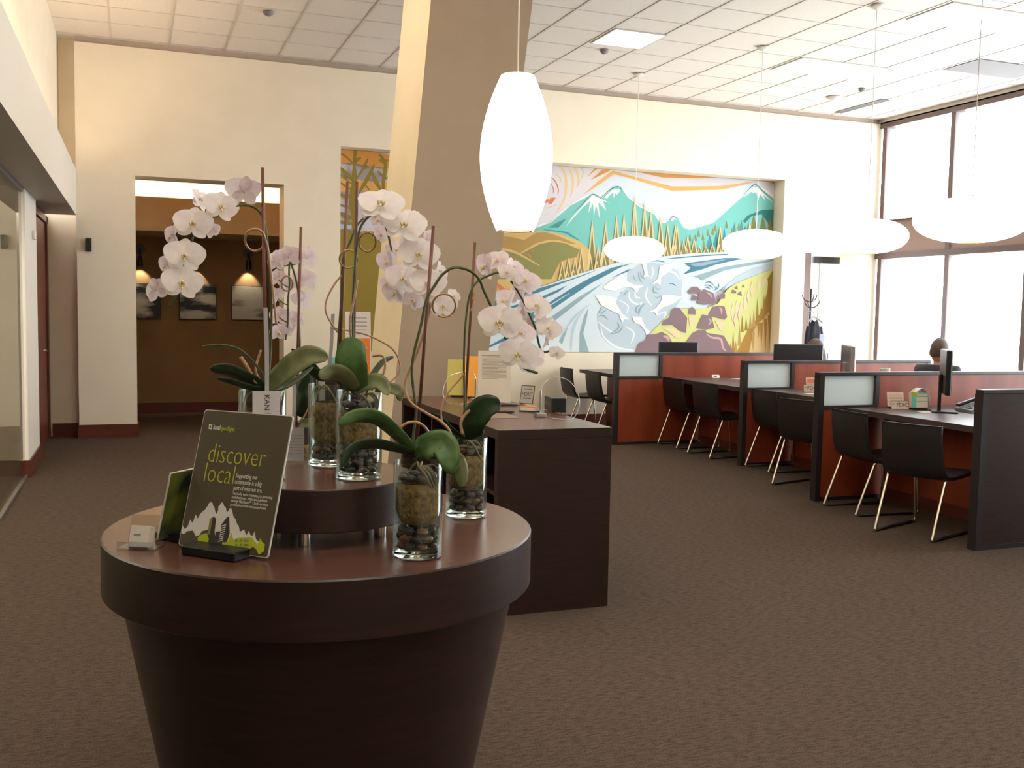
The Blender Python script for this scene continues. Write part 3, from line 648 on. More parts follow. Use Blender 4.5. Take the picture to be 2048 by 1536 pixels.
for i in range(37):
    t_ = i/36; r_ = .193*(sin(pi*(.165+.69*t_)))**.95*(1.0 if t_ < .5 else 1.0)
    prof.append((max(r_, .085), .81*t_))
sh = MB(); n = 96; vs = []; fs = []
for r_, z_ in prof:
    for i in range(n):
        k = 1.0 if i % 2 == 0 else .985
        vs.append((r_*k*cos(2*pi*i/n), r_*k*sin(2*pi*i/n), z_))
for k in range(len(prof)-1):
    for i in range(n): j = (i+1) % n; fs.append([k*n+i, k*n+j, (k+1)*n+j, (k+1)*n+i])
sh._add(vs, fs).build('lamp_shade', shade_m, cg, smooth=True)
MB().tube([(.088*cos(a*pi/16), .088*sin(a*pi/16), .002) for a in range(32)], .005, 6, closed=True).build('ring', stake_m, cg, smooth=True)
MB().lathe([(.03, .6), (.05, .7), (.085, .808), (.084, .812), (.004, .83)], 24).build('socket', white_m, cg, smooth=True)
MB().tube([(0, 0, .82), (0, 0, ZC-1.97-.02)], .004, 6).build('cord', paper_m, cg)
MB().lathe([(.02, -.05), (.062, -.028), (.066, -.012)], 20, (0, 0, ZC-1.97)).build('canopy', white_m, cg, smooth=True)
for (x, y, z, s_, e) in ((1.895, 5, 2.35, .08, 10), (5.85, 11.216, 2.33, .06, 7), (6.5, 9.54, 2.33, .06, 7), (6.6, 7.84, 2.32, .06, 7), (5.78, 5.75, 2.27, .06, 7)): pass

# wall items
t = thing('wall_camera', tuple(aty(178, 490, YW)), 0, 'small black camera unit mounted on the cream wall left of the hall opening', 'camera')
MB().box(-.035, .03, -.045, 0, -.075, .075, b=.006).build('body', blackp_m, t); MB().lathe([(.016, 0), (.018, .02), (.012, .03)], 14).build('lens', blackp_m, t, smooth=True).rotation_euler = (radians(90), 0, 0)
kids(t)[-1].location = (.012, -.043, .04)
# hall pictures and their lights
sconce0 = None
def picture_mat(nm, sd, lo):
    m = noisy(nm, (14, 13, 13), (180, 172, 158), (2.2, 1, 7), detail=7, rough=.5, lo=lo, hi=lo+.17)
    mpn = [x for x in m.node_tree.nodes if x.type == 'MAPPING'][0]; mpn.inputs['Location'].default_value = (sd, sd*1.3, 0); return m
for i, (px0, px1, py0, py1, wd, lb) in enumerate(((270, 322, 568, 638, 1, 'leftmost of the three, half hidden by the wall edge'), (359, 431, 568, 640, 0, 'the middle one of three in the hall'), (462, 534, 568, 640, 0, 'rightmost of three in the hall'))):
    a = aty(px0, py0, 14.9); b = aty(px1, py1, 14.9); cx = (a.x+b.x)/2 if not wd else b.x-.25; z0, z1 = 1.335, 1.83
    t = thing('photograph_panel', (cx, 14.885, z0), 0, 'black and white landscape photograph, '+lb, 'picture', 'landscape photographs on the hall wall')
    MB().box(-.25, .25, -.03, 0, 0, z1-z0, b=.003).build('panel', blackp_m, t)
    MB().box(-.243, .243, -.032, -.0305, .007, z1-z0-.007).build('print', picture_mat('landscape print %d' % i, 3.1*i+1, .42 if i < 2 else .36), t)
    s_ = thing('picture_light', (cx-.02, 14.895, 2.27), 0, 'black wall sconce aimed down above the '+('left', 'middle', 'right')[i]+' hall photograph', 'wall light', 'sconces above the hall photographs')
    MB().tube([(0, 0, .03), (0, -.02, .03)], .07, 20).build('backplate', blackp_m, s_, smooth=True)
    MB().tube([(0, -.02, .02), (0, -.09, -.02), (0, -.10, -.08)], .012, 8).build('arm', blackp_m, s_, smooth=True)
    MB().lathe([(.025, 0), (.035, -.05), (.04, -.14), (.036, -.14), (.03, -.05)], 18, (0, -.10, -.07)).build('lamp_head', blackp_m, s_, smooth=True)
    d = bpy.data.lights.new('sconce_bulb', 'SPOT'); d.energy = 4.5; d.spot_size = radians(76); d.spot_blend = .35; d.color = (1, .88, .68); d.shadow_soft_size = .02
    o = bpy.data.objects.new('sconce_bulb', d); COL.objects.link(o); o.parent = s_; o.location = (0, -.11, -.20); o.rotation_euler = (radians(24), 0, 0)

# ================================================================ DESK STATIONS
PZ = 1.081
def partition(x0, y, x1, label, glass=True):
    t = thing('partition', (x0, y, 0), 0, label, 'partition', 'desk partitions'); W_ = x1-x0
    f_ = MB(); f_.box(0, W_, -.035, .035, PZ-.028, PZ, b=.003); f_.box(0, .05, -.035, .035, 0, PZ-.028); f_.box(W_-.05, W_, -.035, .035, 0, PZ-.028)
    f_.box(.05, W_-.05, -.035, .035, 0, .03)
    if glass:
        f_.box(.58, .62, -.035, .035, .79, PZ-.028); f_.box(.05, .58, -.035, .035, .775, .802)
    f_.build('frame', black_m, t)
    if glass:
        MB().box(.05, .58, -.006, .006, .802, PZ-.028).build('glass_panel', frost2_m, t)
        p = MB(); p.box(.05, .62, -.025, .025, .03, .775); p.box(.62, W_-.05, -.025, .025, .03, PZ-.028); p.build('panel', cherry_m, t)
    else:
        MB().box(.05, W_-.05, -.025, .025, .03, PZ-.028).build('panel', dwood_m, t)  # dark wood in place of cherry: shade on this face painted in
    return t
def frost():
    m = bpy.data.materials.new('frosted panel'); m.use_nodes = True
    b = m.node_tree.nodes['Principled BSDF']; out = m.node_tree.nodes['Material Output']
    b.inputs['Base Color'].default_value = srgb(220, 226, 226); b.inputs['Roughness'].default_value = .5
    t = m.node_tree.nodes.new('ShaderNodeBsdfTranslucent'); t.inputs[0].default_value = srgb(240, 247, 250)
    mx = m.node_tree.nodes.new('ShaderNodeMixShader'); mx.inputs[0].default_value = .62
    m.node_tree.links.new(b.outputs[0], mx.inputs[1]); m.node_tree.links.new(t.outputs[0], mx.inputs[2]); m.node_tree.links.new(mx.outputs[0], out.inputs[0]); return m
frost2_m = frost()
PART = ((5.21, 10.40, 'farthest desk partition with frosted pane, nearest the mural'), (5.785, 8.65, 'second desk partition from the mural, set back from the aisle'), (5.30, 6.825, 'desk partition with the brightest frosted pane, behind the two nearest chairs'))
for x0, y, lb in PART: partition(x0, y, 8.2, lb)
partition(5.235, 5.06, 8.2, 'nearest shade-darkened solid partition without glass at the right edge', False)
DZ = .785
def desk(y0, y1, xe, label, wall=False):
    t = thing('desk', (xe, y0, 0), 0, label, 'desk', 'customer desks between the partitions'); D = y1-y0
    top = MB(); P = [(0, 0), (1.0, 0), (1.0, D-.5), (2.45, D-.5), (2.45, D), (0, D)]
    top.prism([(x, y, DZ-.045) for x, y in P], (0, 0, .045)); top.build('worktop', desk_m, t)
    MB().box(.40, .43, .02, D-.02, .10, DZ-.046).build('modesty_panel', cherry_m, t)
    MB().box(.395, .435, .02, D-.02, 0, .10).build('plinth', base_m, t)
    MB().box(1.95, 2.4, D-.45, D-.05, 0, DZ-.05).build('pedestal', dwood_m, t)
    return t
desk(5.10, 6.785, 5.56, 'dark desk nearest the camera, bright with window glare')
desk(6.865, 8.61, 5.98, 'dark desk between the second and third partitions from the mural')
desk(8.69, 10.36, 5.93, 'dark desk between the two farthest partitions')
desk(10.44, 12.0, 5.50, 'farthest dark desk beside the mural wall')

def chair_proto():
    t = thing('visitor_chair', (0, 0, 0), 0, 'x', 'chair', 'black leather visitor chairs at the desks')
    # shell: side profile (y,z) of the inner surface, front -> back top
    pr = [(.27, .455), (.24, .462), (.10, .448), (-.04, .440), (-.13, .446), (-.175, .475), (-.197, .53), (-.215, .62), (-.228, .72), (-.232, .795), (-.242, .802)]
    pr = [(p.x, p.y) for p in spline([(a, b, 0) for a, b in pr], 4)]
    mb = MB(); nx = 10; rows = []
    th = .028
    def rowset(off):
        rs = []
        for i, (y, z) in enumerate(pr):
            a = pr[max(i-1, 0)]; b = pr[min(i+1, len(pr)-1)]; tx, tz = b[0]-a[0], b[1]-a[1]; l_ = sqrt(tx*tx+tz*tz); nx_, nz_ = -tz/l_, tx/l_   # normal
            back = max(0, min(1, (z-.46)/.2)); r_ = []
            for j in range(nx+1):
                u = -1+2*j/nx; wd = .232 - .012*back - (.02 if i < 3 else 0)
                bow = -.022*back*(1-u*u)
                r_.append(Vector((u*wd, y+bow+nx_*off, z+nz_*off-.008*(1-u*u)*(1-back))))
            rs.append(r_)
        return rs
    A = rowset(0); B = rowset(th)
    mb.grid(A); mb.grid([r[::-1] for r in B])
    for rs in ((A[0], B[0]), (A[-1], B[-1]), ([r[0] for r in A], [r[0] for r in B]), ([r[-1] for r in A], [r[-1] for r in B])): mb.grid(rs)
    o = mb.build('seat_shell', leather_m, t, smooth=2); bm = bmesh.new(); bm.from_mesh(o.data); bmesh.ops.remove_doubles(bm, verts=bm.verts, dist=1e-5); bmesh.ops.recalc_face_normals(bm, faces=bm.faces); bm.to_mesh(o.data); bm.free()
    md = o.modifiers.new('bevel', 'BEVEL'); md.width = .009; md.segments = 3; md.limit_method = 'ANGLE'; md.angle_limit = radians(50)
    r = .0105
    for s_ in (-1, 1):
        X = s_*.215
        P = [(X*.93, -.10, .425), (X, -.135, .42), (X, -.15, .40), (X, -.285, .05), (X, -.292, .018), (X, -.26, .012)]
        MB().tube(spline(P, 4), r, 10).build('rear_leg', chrome_m, t, smooth=2)
        MB().tube(spline([(X, .22, .012), (X, .262, .014), (X, .268, .045), (X, .235, .38), (X, .225, .415), (X*.93, .20, .425)], 4), r, 10).build('front_leg', chrome_m, t, smooth=2)
        MB().tube([(X, -.26, .012), (X, .22, .012)], r, 10).build('floor_runner', blackp_m, t, smooth=2)
    MB().tube([(-.2, -.10, .425), (.2, -.10, .425)], .009, 8).build('seat_rail', chrome_m, t, smooth=2); MB().tube([(-.2, .20, .425), (.2, .20, .425)], .009, 8).build('seat_rail', chrome_m, t, smooth=2)
    return t
ch = chair_proto()
def H(fx, fy): return math.atan2(fy, fx)-pi/2
CH = [((5.34, 5.60), 19, 'nearest visitor chair, with its back turned widest to the camera'),
      ((5.52, 6.36), -5, 'visitor chair at the nearest desk, beside the brightest frosted pane'),
      ((6.09, 8.33), -3, 'visitor chair at the second desk, farther one with narrow back'),
      ((5.76, 7.42), 14, 'visitor chair at the second desk, partly hidden by the third partition'),
      ((6.06, 10.09), 0, 'visitor chair at the third desk, nearer the mural of its pair'),
      ((6.01, 9.33), 2, 'visitor chair at the third desk, nearer the camera of its pair'),
      ((5.56, 12.0), -4, 'visitor chair farthest away, beside the wall under the mural'),
      ((5.63, 11.33), -2, 'visitor chair at the far desk, just left of the farthest partition')]
for i, ((x, y), a, lb) in enumerate(CH):
    rz = radians(a)-pi/2
    if i == 0: ch.location = (x, y, 0); ch.rotation_euler = (0, 0, rz); ch['label'] = lb
    else: dup(ch, (x, y, 0), rz, lb)

# ---- desk equipment
def monitor(x, y, rz, z, label, w_=.53, h_=.32, lift=.13, m=None):
    t = thing('monitor', (x, y, z), rz, label, 'monitor', 'computer monitors on the desks')
    MB().box(-w_/2, w_/2, -.015, .03, lift, lift+h_, b=.008).build('housing', m or blackp_m, t)
    MB().box(-w_/2+.015, w_/2-.015, -.0175, -.0155, lift+.02, lift+h_-.015).build('screen', mat('screen', (24, 26, 32), .2), t)
    MB().box(-.03, .03, .03, .055, .01, lift+.16, b=.004).build('stand', m or blackp_m, t)
    MB().box(-.13, .13, -.09, .11, 0, .014, b=.005).build('base', m or blackp_m, t)
    return t
monitor(6.60, 11.35, radians(170), DZ, 'monitor seen from behind above the farthest partition', lift=.07)
monitor(7.02, 9.40, radians(168), DZ, 'monitor seen from behind in front of the brown-haired person', .58, .34, .10)
monitor(6.62, 8.05, radians(62), DZ, 'monitor with pale silver back seen edge-on above the third partition', .50, .33, .15, alu_m)
monitor(6.16, 6.30, radians(52), DZ, 'black monitor seen edge-on on the nearest desk', .46, .36, .15)
def person(name, x, y, rz, label, hair, shirt, hair_long=False, head_turn=0.0, head_z=1.20):
    t = thing(name, (x, y, 0), rz, label, 'person'); dz = head_z-1.22
    def sk(pts, edges, rad, nm, m, par, sub=2):
        me = bpy.data.meshes.new(nm); me.from_pydata(pts, edges, []); o = bpy.data.objects.new(nm, me); COL.objects.link(o); o.parent = par
        o.modifiers.new('skin', 'SKIN'); md = o.modifiers.new('sub', 'SUBSURF'); md.levels = md.render_levels = sub
        for i, r in enumerate(rad): me.skin_vertices[0].data[i].radius = r if isinstance(r, tuple) else (r, r)
        me.skin_vertices[0].data[0].use_root = True; me.materials.append(m); md2 = o.modifiers['skin']; md2.use_smooth_shade = True; return o
    # joints, facing +Y
    P = [(0, 0, .62), (0, .0, .72), (0, -.01, .82+dz), (0, 0, 1.03+dz), (0, .005, 1.09+dz), (0, .01, 1.13+dz), (0, .02, 1.20+dz),
         (-.17, 0, 1.045+dz), (-.25, .05, .76+dz), (-.20, .27, .83), (-.17, .34, .835), (.17, 0, 1.045+dz), (.25, .05, .76+dz), (.20, .27, .83), (.17, .34, .835),
         (-.10, .06, .60), (-.12, .42, .58), (-.12, .45, .12), (-.12, .47, .045), (-.12, .58, .03), (.10, .06, .60), (.12, .42, .58), (.12, .45, .12), (.12, .47, .045), (.12, .58, .03)]
    Eg = [(0, 1), (1, 2), (2, 3), (3, 4), (4, 5), (5, 6), (3, 7), (7, 8), (8, 9), (9, 10), (3, 11), (11, 12), (12, 13), (13, 14), (0, 15), (15, 16), (16, 17), (17, 18), (18, 19), (0, 20), (20, 21), (21, 22), (22, 23), (23, 24)]
    Rr = [(.15, .11), (.145, .10), (.14, .085), (.10, .06), .048, .050, .06, .048, .040, .032, .03, .048, .040, .032, .03, .085, .06, .045, .04, .03, .085, .06, .045, .04, .03]
    for w_i, s_ in ((10, -1), (14, 1)):
        wx, wy, wz = P[w_i]; n0 = len(P); P.append((wx-s_*.004, wy+.045, wz-.004)); Eg.append((w_i, n0)); Rr.append((.030, .014))
        for k_, (dx, ln) in enumerate(((-.024, .058), (-.008, .070), (.008, .066), (.023, .052))):
            n1 = len(P); P += [(wx+dx*.8, wy+.078, wz), (wx+dx*1.1, wy+.078+ln*.55, wz-.004), (wx+dx*1.15, wy+.078+ln, wz-.018)]; Eg += [(n0, n1), (n1, n1+1), (n1+1, n1+2)]; Rr += [.0095, .0085, .007]
        n1 = len(P); P += [(wx-s_*.036, wy+.040, wz-.004), (wx-s_*.050, wy+.068, wz-.012)]; Eg += [(n0, n1), (n1, n1+1)]; Rr += [.010, .008]
    skin = noisy('skin', (196, 140, 112), (206, 150, 120), (20, 20, 20), rough=.5)
    body = sk(P, Eg, Rr, 'body', skin, t)
    # shirt and trousers a little larger than the body
    sp = [(0, 0, .64), (0, 0, .70), (0, -.01, .82+dz), (0, -.002, 1.02+dz), (0, .0, 1.10+dz), (-.175, 0, 1.045+dz), (-.252, .05, .76+dz), (-.205, .20, .825), (.175, 0, 1.045+dz), (.252, .05, .76+dz), (.205, .20, .825)]
    sk(sp, [(0, 1), (1, 2), (2, 3), (3, 4), (3, 5), (5, 6), (6, 7), (3, 8), (8, 9), (9, 10)], [(.168, .125), (.165, .12), (.178, .125), (.165, .118), .084, .078, .062, .05, .078, .062, .05], 'shirt', shirt, t)
    sk([(0, 0, .62), (0, 0, .68), (-.10, .06, .605), (-.12, .42, .585), (-.12, .45, .12), (.10, .06, .605), (.12, .42, .585), (.12, .45, .12)], [(0, 1), (0, 2), (2, 3), (3, 4), (0, 5), (5, 6), (6, 7)],
       [(.17, .13), (.165, .125), .098, .074, .06, .098, .074, .06], 'trousers', mat('dark trousers', (44, 40, 44), .8), t)
    sh_ = MB(); [sh_.blob((s_*.12, .53, .045), (.05, .13, .045)) for s_ in (-1, 1)]; sh_.build('shoes', blackp_m, t, smooth=True)
    hz = 1.238+dz; hd = bpy.data.objects.new('head', None)
    Rh = Euler((0, 0, head_turn))
    M0 = Matrix.Translation((0, .02, hz)) @ Rh.to_matrix().to_4x4()
    hm = MB(); M0 = M0 @ Matrix.Scale(1.08, 4); hm.T = M0; hm.blob((0, 0, 0), (.076, .095, .118), nz=14, n=20); hm.blob((0, .03, -.06), (.056, .06, .055), nz=10, n=14)
    hm.blob((0, .100, -.018), (.013, .018, .022)); hm.blob((0, .045, .0), (.055, .045, .05))
    hm.blob((-.078, -.005, -.012), (.010, .020, .032)); hm.blob((.078, -.005, -.012), (.010, .020, .032))
    hm.blob((0, .086, -.062), (.026, .010, .008), mi=1)
    for s_ in (-1, 1): hm.blob((s_*.030, .086, .008), (.013, .008, .008), mi=2); hm.blob((s_*.030, .092, .008), (.006, .004, .006), mi=3)
    hm.build('head', [skin, mat('lips', (170, 96, 88), .5), paper_m, blackp_m], t, smooth=2)
    hr = MB(); hr.T = M0
    rows = []; nz_, nn = 12, 28
    for k in range(nz_+1):
        th = radians(4)+k/nz_*radians(112); r_ = []
        for i in range(nn+1):
            a = 2*pi*i/nn; f = max(0, sin(a)); thk = th*(1-.42*f*f)          # shorter at the forehead (+Y)
            r_.append(Vector((.083*sin(thk)*cos(a), .101*sin(thk)*sin(a)-.004, .124*cos(thk)+.002)))
        rows.append(r_)
    hr.grid(rows)
    if hair_long:
        for k in range(26):
            a = radians(180+k*7.2-2) ; bx, by = .08*cos(a), .095*sin(a)
            hr.tube(spline([(bx*.7, by*.7, .06), (bx*1.05, by*1.05, -.03), (bx*1.25, by*1.1-.01, -.14), (bx*1.5, by*.9-.01, -.24)], 4), [.018]*12+[.004], 6)
    hr.build('hair', hair, t, smooth=2, recalc=False)
    return t
def office_chair(x, y, rz, label):
    t = thing('office_chair', (x, y, 0), rz, label, 'chair')
    MB().box(-.24, .24, -.22, .26, .43, .50, b=.025).build('seat', leather_m, t, smooth=True)
    MB().box(-.22, .22, -.27, -.21, .56, .92, b=.025).build('backrest', leather_m, t, smooth=True)
    f_ = MB(); f_.tube([(0, -.1, .44), (0, -.24, .46), (0, -.285, .55), (0, -.28, .75)], .018, 8); f_.tube([(0, 0, .08), (0, 0, .44)], .025, 10); f_.build('column', blackp_m, t, smooth=True)
    b_ = MB()
    for k in range(5): a = 2*pi*k/5; b_.tube([(0, 0, .10), (.28*cos(a), .28*sin(a), .065)], [.024, .016], 8)
    b_.build('star_base', blackp_m, t, smooth=True)
    for k in range(5): a = 2*pi*k/5; MB().tube([(.27*cos(a)-.012, .27*sin(a), .028), (.27*cos(a)+.012, .27*sin(a), .028)], .027, 12).build('caster', blackp_m, t, smooth=True)
    return t
hair1 = noisy('short brown hair', (58, 40, 34), (86, 58, 48), (160, 160, 160), rough=.6, bump=.3)
hair2 = noisy('long auburn hair', (46, 25, 16), (84, 44, 28), (120, 120, 14), rough=.4, bump=.3)
person('person', 7.49, 7.78, radians(-70), 'person with short brown hair and dark shirt seated with back to camera', hair1, mat('charcoal shirt', (50, 50, 56), .8), head_turn=radians(25), head_z=1.20)
office_chair(7.47, 7.75, radians(-70), 'black office chair under the short-haired person')
person('person', 7.45, 9.62, radians(60), 'person with auburn hair and dark top seated behind a monitor by the coat rack', hair2, mat('black top', (40, 36, 40), .8), hair_long=True, head_z=1.13)
office_chair(7.42, 9.60, radians(60), 'black office chair under the auburn-haired person')
# upright cards, plates, holders
def plate(x, y, z, w_, h_, rz, name, label, cat, front, lines=(), tilt=12, thick=.004, base=None, texts=(), group=None, border=None, foot=True):
    """printed board facing local -Y leaning back"""
    t = thing(name, (x, y, z+.0005), rz, label, cat, group)
    M = Matrix.Rotation(radians(-tilt), 4, 'X')
    zb = .012 if base else .0
    M = Matrix.Translation((0, 0, zb)) @ M
    b_ = MB(); b_.T = M; b_.box(-w_/2, w_/2, 0, thick, 0, h_)
    if border:
        b_.build('board', border, t); b_ = MB(); b_.T = M; k = min(w_, h_)*.05; b_.box(-w_/2+k, w_/2-k, -.0006, 0, k, h_-k); b_.build('face', front, t)
    else: b_.build('board', front, t)
    if foot:
        f_ = MB(); dpt = h_*sin(radians(tilt))+.035
        f_.box(-w_*.32, w_*.32, -.012, dpt, 0, .012 if base else .004); f_.build('stand', base or acryl_m, t)
    for i, (mm, x0, x1, z0, z1) in enumerate(lines):
        q = MB(); q.T = M; q.box(x0*w_-w_/2, x1*w_-w_/2, -.0012, -.0007, z0*h_, z1*h_); q.build('print', mm, t)
    for (s_, sz, mm, fx, fz, al) in texts:
        text_obj(s_, sz, mm, t, M @ Matrix.Translation((fx*w_-w_/2, -.0012, fz*h_)) @ Matrix.Rotation(radians(90), 4, 'X'), align=al)
    return t
cardpaper = mat('buff card', (222, 200, 182), .6); orange_m = mat('orange print', (240, 130, 50), .5); amber_m = mat('amber print', (246, 170, 50), .5)
tealp_m = mat('teal print', (110, 190, 170), .5); limep_m = mat('lime print', (190, 186, 60), .5); ygreen_m = mat('yellow green print', (190, 180, 90), .5); salmon_m = mat('salmon print', (230, 140, 104), .5)
def fdic(x, y, z, rz, label, w_=.20, h_=.075, tilt=10, s_=.055):
    return plate(x, y, z, w_, h_, rz, 'deposit_sign', label, 'sign', cardpaper, tilt=tilt, texts=(('FDIC', s_, ink_m, .96, .3, 'RIGHT'),), border=mat('bronze plate edge', (110, 90, 76), .4), lines=((inkl_m, .06, .2, .55, .7),), group='deposit insurance signs')
q = atz(1767, 812, DZ); rz0 = radians(-15)
plate(q.x-.03, 6.66, DZ, .145, .125, rz0, 'notice_card', 'printed notice card on a black easel on the nearest desk', 'card', cardpaper, [(mat('pink print', (206, 160, 146), .6), .12, .88, .12+k*.1, .155+k*.1) for k in range(8)], base=blackp_m)
fdic(5.95, 6.57, DZ, rz0, 'FDIC sign plate on the nearest desk beside a teal brochure box', .155, .07, s_=.048)
def brochure(x, y, z, rz, label, sc=1.0):
    t = thing('brochure_holder', (x, y, z+.0005), rz, label, 'brochure holder', 'teal brochure holders on the desks')
    M = Matrix.Translation((0, 0, .02)) @ Matrix.Rotation(radians(-8), 4, 'X') @ Matrix.Scale(sc, 4)
    b_ = MB(); b_.T = M; b_.box(-.07, .07, 0, .05, 0, .125); b_.build('box', cardpaper, t)
    for mm, x0, x1, z0, z1 in ((tealp_m, -.07, -.03, 0, .10), (limep_m, -.07, -.02, .10, .125), (tealp_m, -.03, .07, .085, .095), (tealp_m, -.03, .07, .045, .052), (tealp_m, -.02, .07, .115, .125)):
        b_ = MB(); b_.T = M; b_.box(x0, x1, -.001, -.0001, z0, z1); b_.build('print', mm, t)
    MB().box(-.06, .06, -.02, .07, 0, .012).build('stand', blackp_m, t); return t
brochure(6.09, 6.50, DZ, rz0, 'teal and cream brochure box on the nearest desk')
plate(6.49, 8.42, DZ, .14, .12, rz0, 'notice_card', 'card with orange band standing at the second desk', 'card', cardpaper, [(salmon_m, .1, .9, .5, .9)], base=blackp_m)
fdic(6.32, 8.22, DZ, rz0, 'FDIC sign plate on the second desk', .165, .075)
brochure(6.60, 8.25, DZ, rz0, 'teal and cream brochure box on the second desk', .95)
def card_stack(x, y, z, rz, label, w_=.09, m1=paper_m, m2=None):
    t = thing('business_card_holder', (x, y, z+.0005), rz, label, 'card holder', 'business card holders')
    MB().box(-w_/2-.004, w_/2+.004, -.02, .03, 0, .004).build('tray', acryl_m, t)
    M = Matrix.Translation((0, 0, .005)) @ Matrix.Rotation(radians(-35), 4, 'X')
    b_ = MB(); b_.T = M; b_.box(-w_/2, w_/2, 0, .018, 0, .042); b_.build('cards', m1, t)
    b_ = MB(); b_.T = M; b_.box(-w_/2*.6, w_/2*.3, -.0006, -.0001, .012, .024); b_.build('print', m2 or ink_m, t); return t
card_stack(6.36, 7.98, DZ, rz0, 'white business card holder on the second desk before its FDIC sign', .10)
card_stack(6.45, 10.18, DZ, rz0, 'white business card holder on the third desk against the far partition', .09)
def sheet(x, y, z, rz, w_, h_, label, n_=3, name='paper_sheet', m=paper_m):
    b_ = MB(); random.seed(int(x*100))
    for k in range(n_):
        a = random.uniform(-.12, .12); b_.T = Matrix.Rotation(a, 4, 'Z'); b_.box(-w_/2, w_/2, -h_/2, h_/2, .0006+k*.0012, .0014+k*.0012)
    o = b_.build(name, m); o.location = (x, y, z); o.rotation_euler = (0, 0, rz); return tag(o, label, 'paper')
sheet(6.56, 10.0, DZ, .2, .09, .06, 'single small white card lying on the third desk', 1, 'loose_card')
sheet(6.70, 9.92, DZ, .3, .21, .28, 'fanned white papers on the third desk near the second partition', 5)
sheet(6.22, 8.05, DZ, -.2, .17, .10, 'flat buff leaflet on the second desk before the FDIC sign', 2, m=cardpaper)
sheet(6.02, 6.30, DZ, -.2, .2, .09, 'flat buff leaflet on the nearest desk before the FDIC sign', 2, m=cardpaper)
o = sheet(6.86, 6.55, DZ, .5, .21, .15, 'stack of papers with orange cover beside the desk phone', 5, m=paper_m)
tag(MB().box(-.09, .09, -.06, .06, 0, .004).build('folder', orange_m), 'orange folder lying on the paper stack beside the desk phone', 'folder').location = (6.84, 6.57, DZ+.0085)
# desk phone
t = thing('desk_phone', (6.42, 6.25, DZ+.0005), radians(-100), 'grey desk phone with handset on the nearest desk beside the monitor', 'phone')
b_ = MB(); b_.prism([(-.11, -.10, 0), (-.11, .10, 0), (-.11, .10, .09), (-.11, -.10, .025)], (.22, 0, 0)); b_.build('body', mat('grey phone', (120, 124, 132), .4), t)
b_ = MB(); b_.T = Matrix.Translation((-.08, 0, .062)) @ Matrix.Rotation(radians(18), 4, 'X'); b_.box(-.022, .022, -.10, .10, .004, .03, b=.008); b_.build('handset', blackp_m, t)
b_ = MB(); b_.T = Matrix.Translation((.03, 0, .0585)) @ Matrix.Rotation(radians(18), 4, 'X')
for i in range(3):
    for j in range(4): b_.box(-.03+i*.025, -.012+i*.025, -.08+j*.022, -.066+j*.022, 0, .006)
b_.build('keypad', blackp_m, t); b_ = MB(); b_.T = Matrix.Translation((.02, .055, .077)) @ Matrix.Rotation(radians(18), 4, 'X'); b_.box(-.04, .06, -.02, .02, -.001, .003); b_.build('display', tealp_m, t)
# curled white paper on nearest desk
t = MB(); R1 = [(.11*cos(a), .11*sin(a)) for a in [radians(20+i*14) for i in range(11)]]; R1 = [(.108, -.0555)]+R1+[(-.108, -.0555)]
t.grid([[Vector((x, -.02, z)) for x, z in R1], [Vector((x, .04, z)) for x, z in R1]])
o = t.build('curled_paper', paper_m, solid=.001, smooth=True); o.location = (6.22, 6.64, DZ+.057); o.rotation_euler = (0, 0, radians(10)); tag(o, 'curled strip of white paper arching behind the nearest brochure box', 'paper')
sheet(6.3, 6.0, DZ, .1, .1, .1, 'small notepad lying by the monitor base on the nearest desk', 4, 'notepad')
# cup and box near the seated person
t = thing('paper_cup', (6.95, 7.9, DZ), 0, 'white paper cup standing in front of the second partition', 'cup'); q = aty(1770, 742, 7.9); t.location = (q.x, 7.9, DZ)
MB().lathe([(.034, 0), (.05, .255), (.044, .255), (.03, .01)], 20, close=False).build('cup', paper_m, t, smooth=True)
tag(MB().box(-.10, .10, -.05, .05, 0, .30, b=.004).build('document_box', mat('grey document box', (190, 186, 182), .5)), 'pale grey upright box behind the nearest dark partition at right edge', 'box').location = (6.15, 5.24, DZ)
# coat rack with a coat
q = aty(1618, 690, 11.5)
t = thing('coat_rack', (q.x, 11.5, 0), 0, 'dark coat stand with hooks beside the side door', 'coat rack')
MB().tube([(0, 0, .03), (0, 0, 1.92)], .014, 10).build('pole', blackp_m, t, smooth=True)
MB().lathe([(.17, 0), (.17, .02), (.03, .04)], 24).build('base', blackp_m, t, smooth=True)
for k in range(6):
    a = k*pi/3+.2; z = 1.72 if k % 2 else 1.80
    MB().tube(spline([(0, 0, z-.06), (.06*cos(a), .06*sin(a), z-.05), (.11*cos(a), .11*sin(a), z), (.12*cos(a), .12*sin(a), z+.04)], 4), .006, 6).build('hook', blackp_m, t, smooth=True)
q = aty(1627, 690, 11.36)
t = thing('hanging_coat', (q.x, 11.36, -.10), 0, 'black coat on a hanger hooked on the coat stand', 'coat')
rows = []
for k in range(11):
    u = k/10; z = 1.60-u*.85; wd = .04+.08*min(1, u*4)**.6+.02*u; r_ = []
    for i in range(25):
        a = 2*pi*i/24; r_.append(Vector((wd*cos(a), (.05+.05*u)*sin(a)*(1+.15*sin(5*a)), z-(.05*abs(cos(a)) if k < 3 else 0))))
    rows.append(r_)
MB().grid(rows).build('body', mat('black coat cloth', (34, 36, 44), .85), t, smooth=True)
for s_ in (-1, 1): MB().tube(spline([(s_*.09, 0, 1.50), (s_*.125, -.01, 1.3), (s_*.13, -.02, 1.0), (s_*.13, -.03, .85)], 4), .032, 10).build('sleeve', MATS['black coat cloth'], t, smooth=True)
MB().tube(spline([(-.11, 0, 1.56), (0, 0, 1.63), (.13, 0, 1.56)], 4), .012, 8).build('hanger', mat('pale hanger', (150, 154, 160), .4), t, smooth=True)
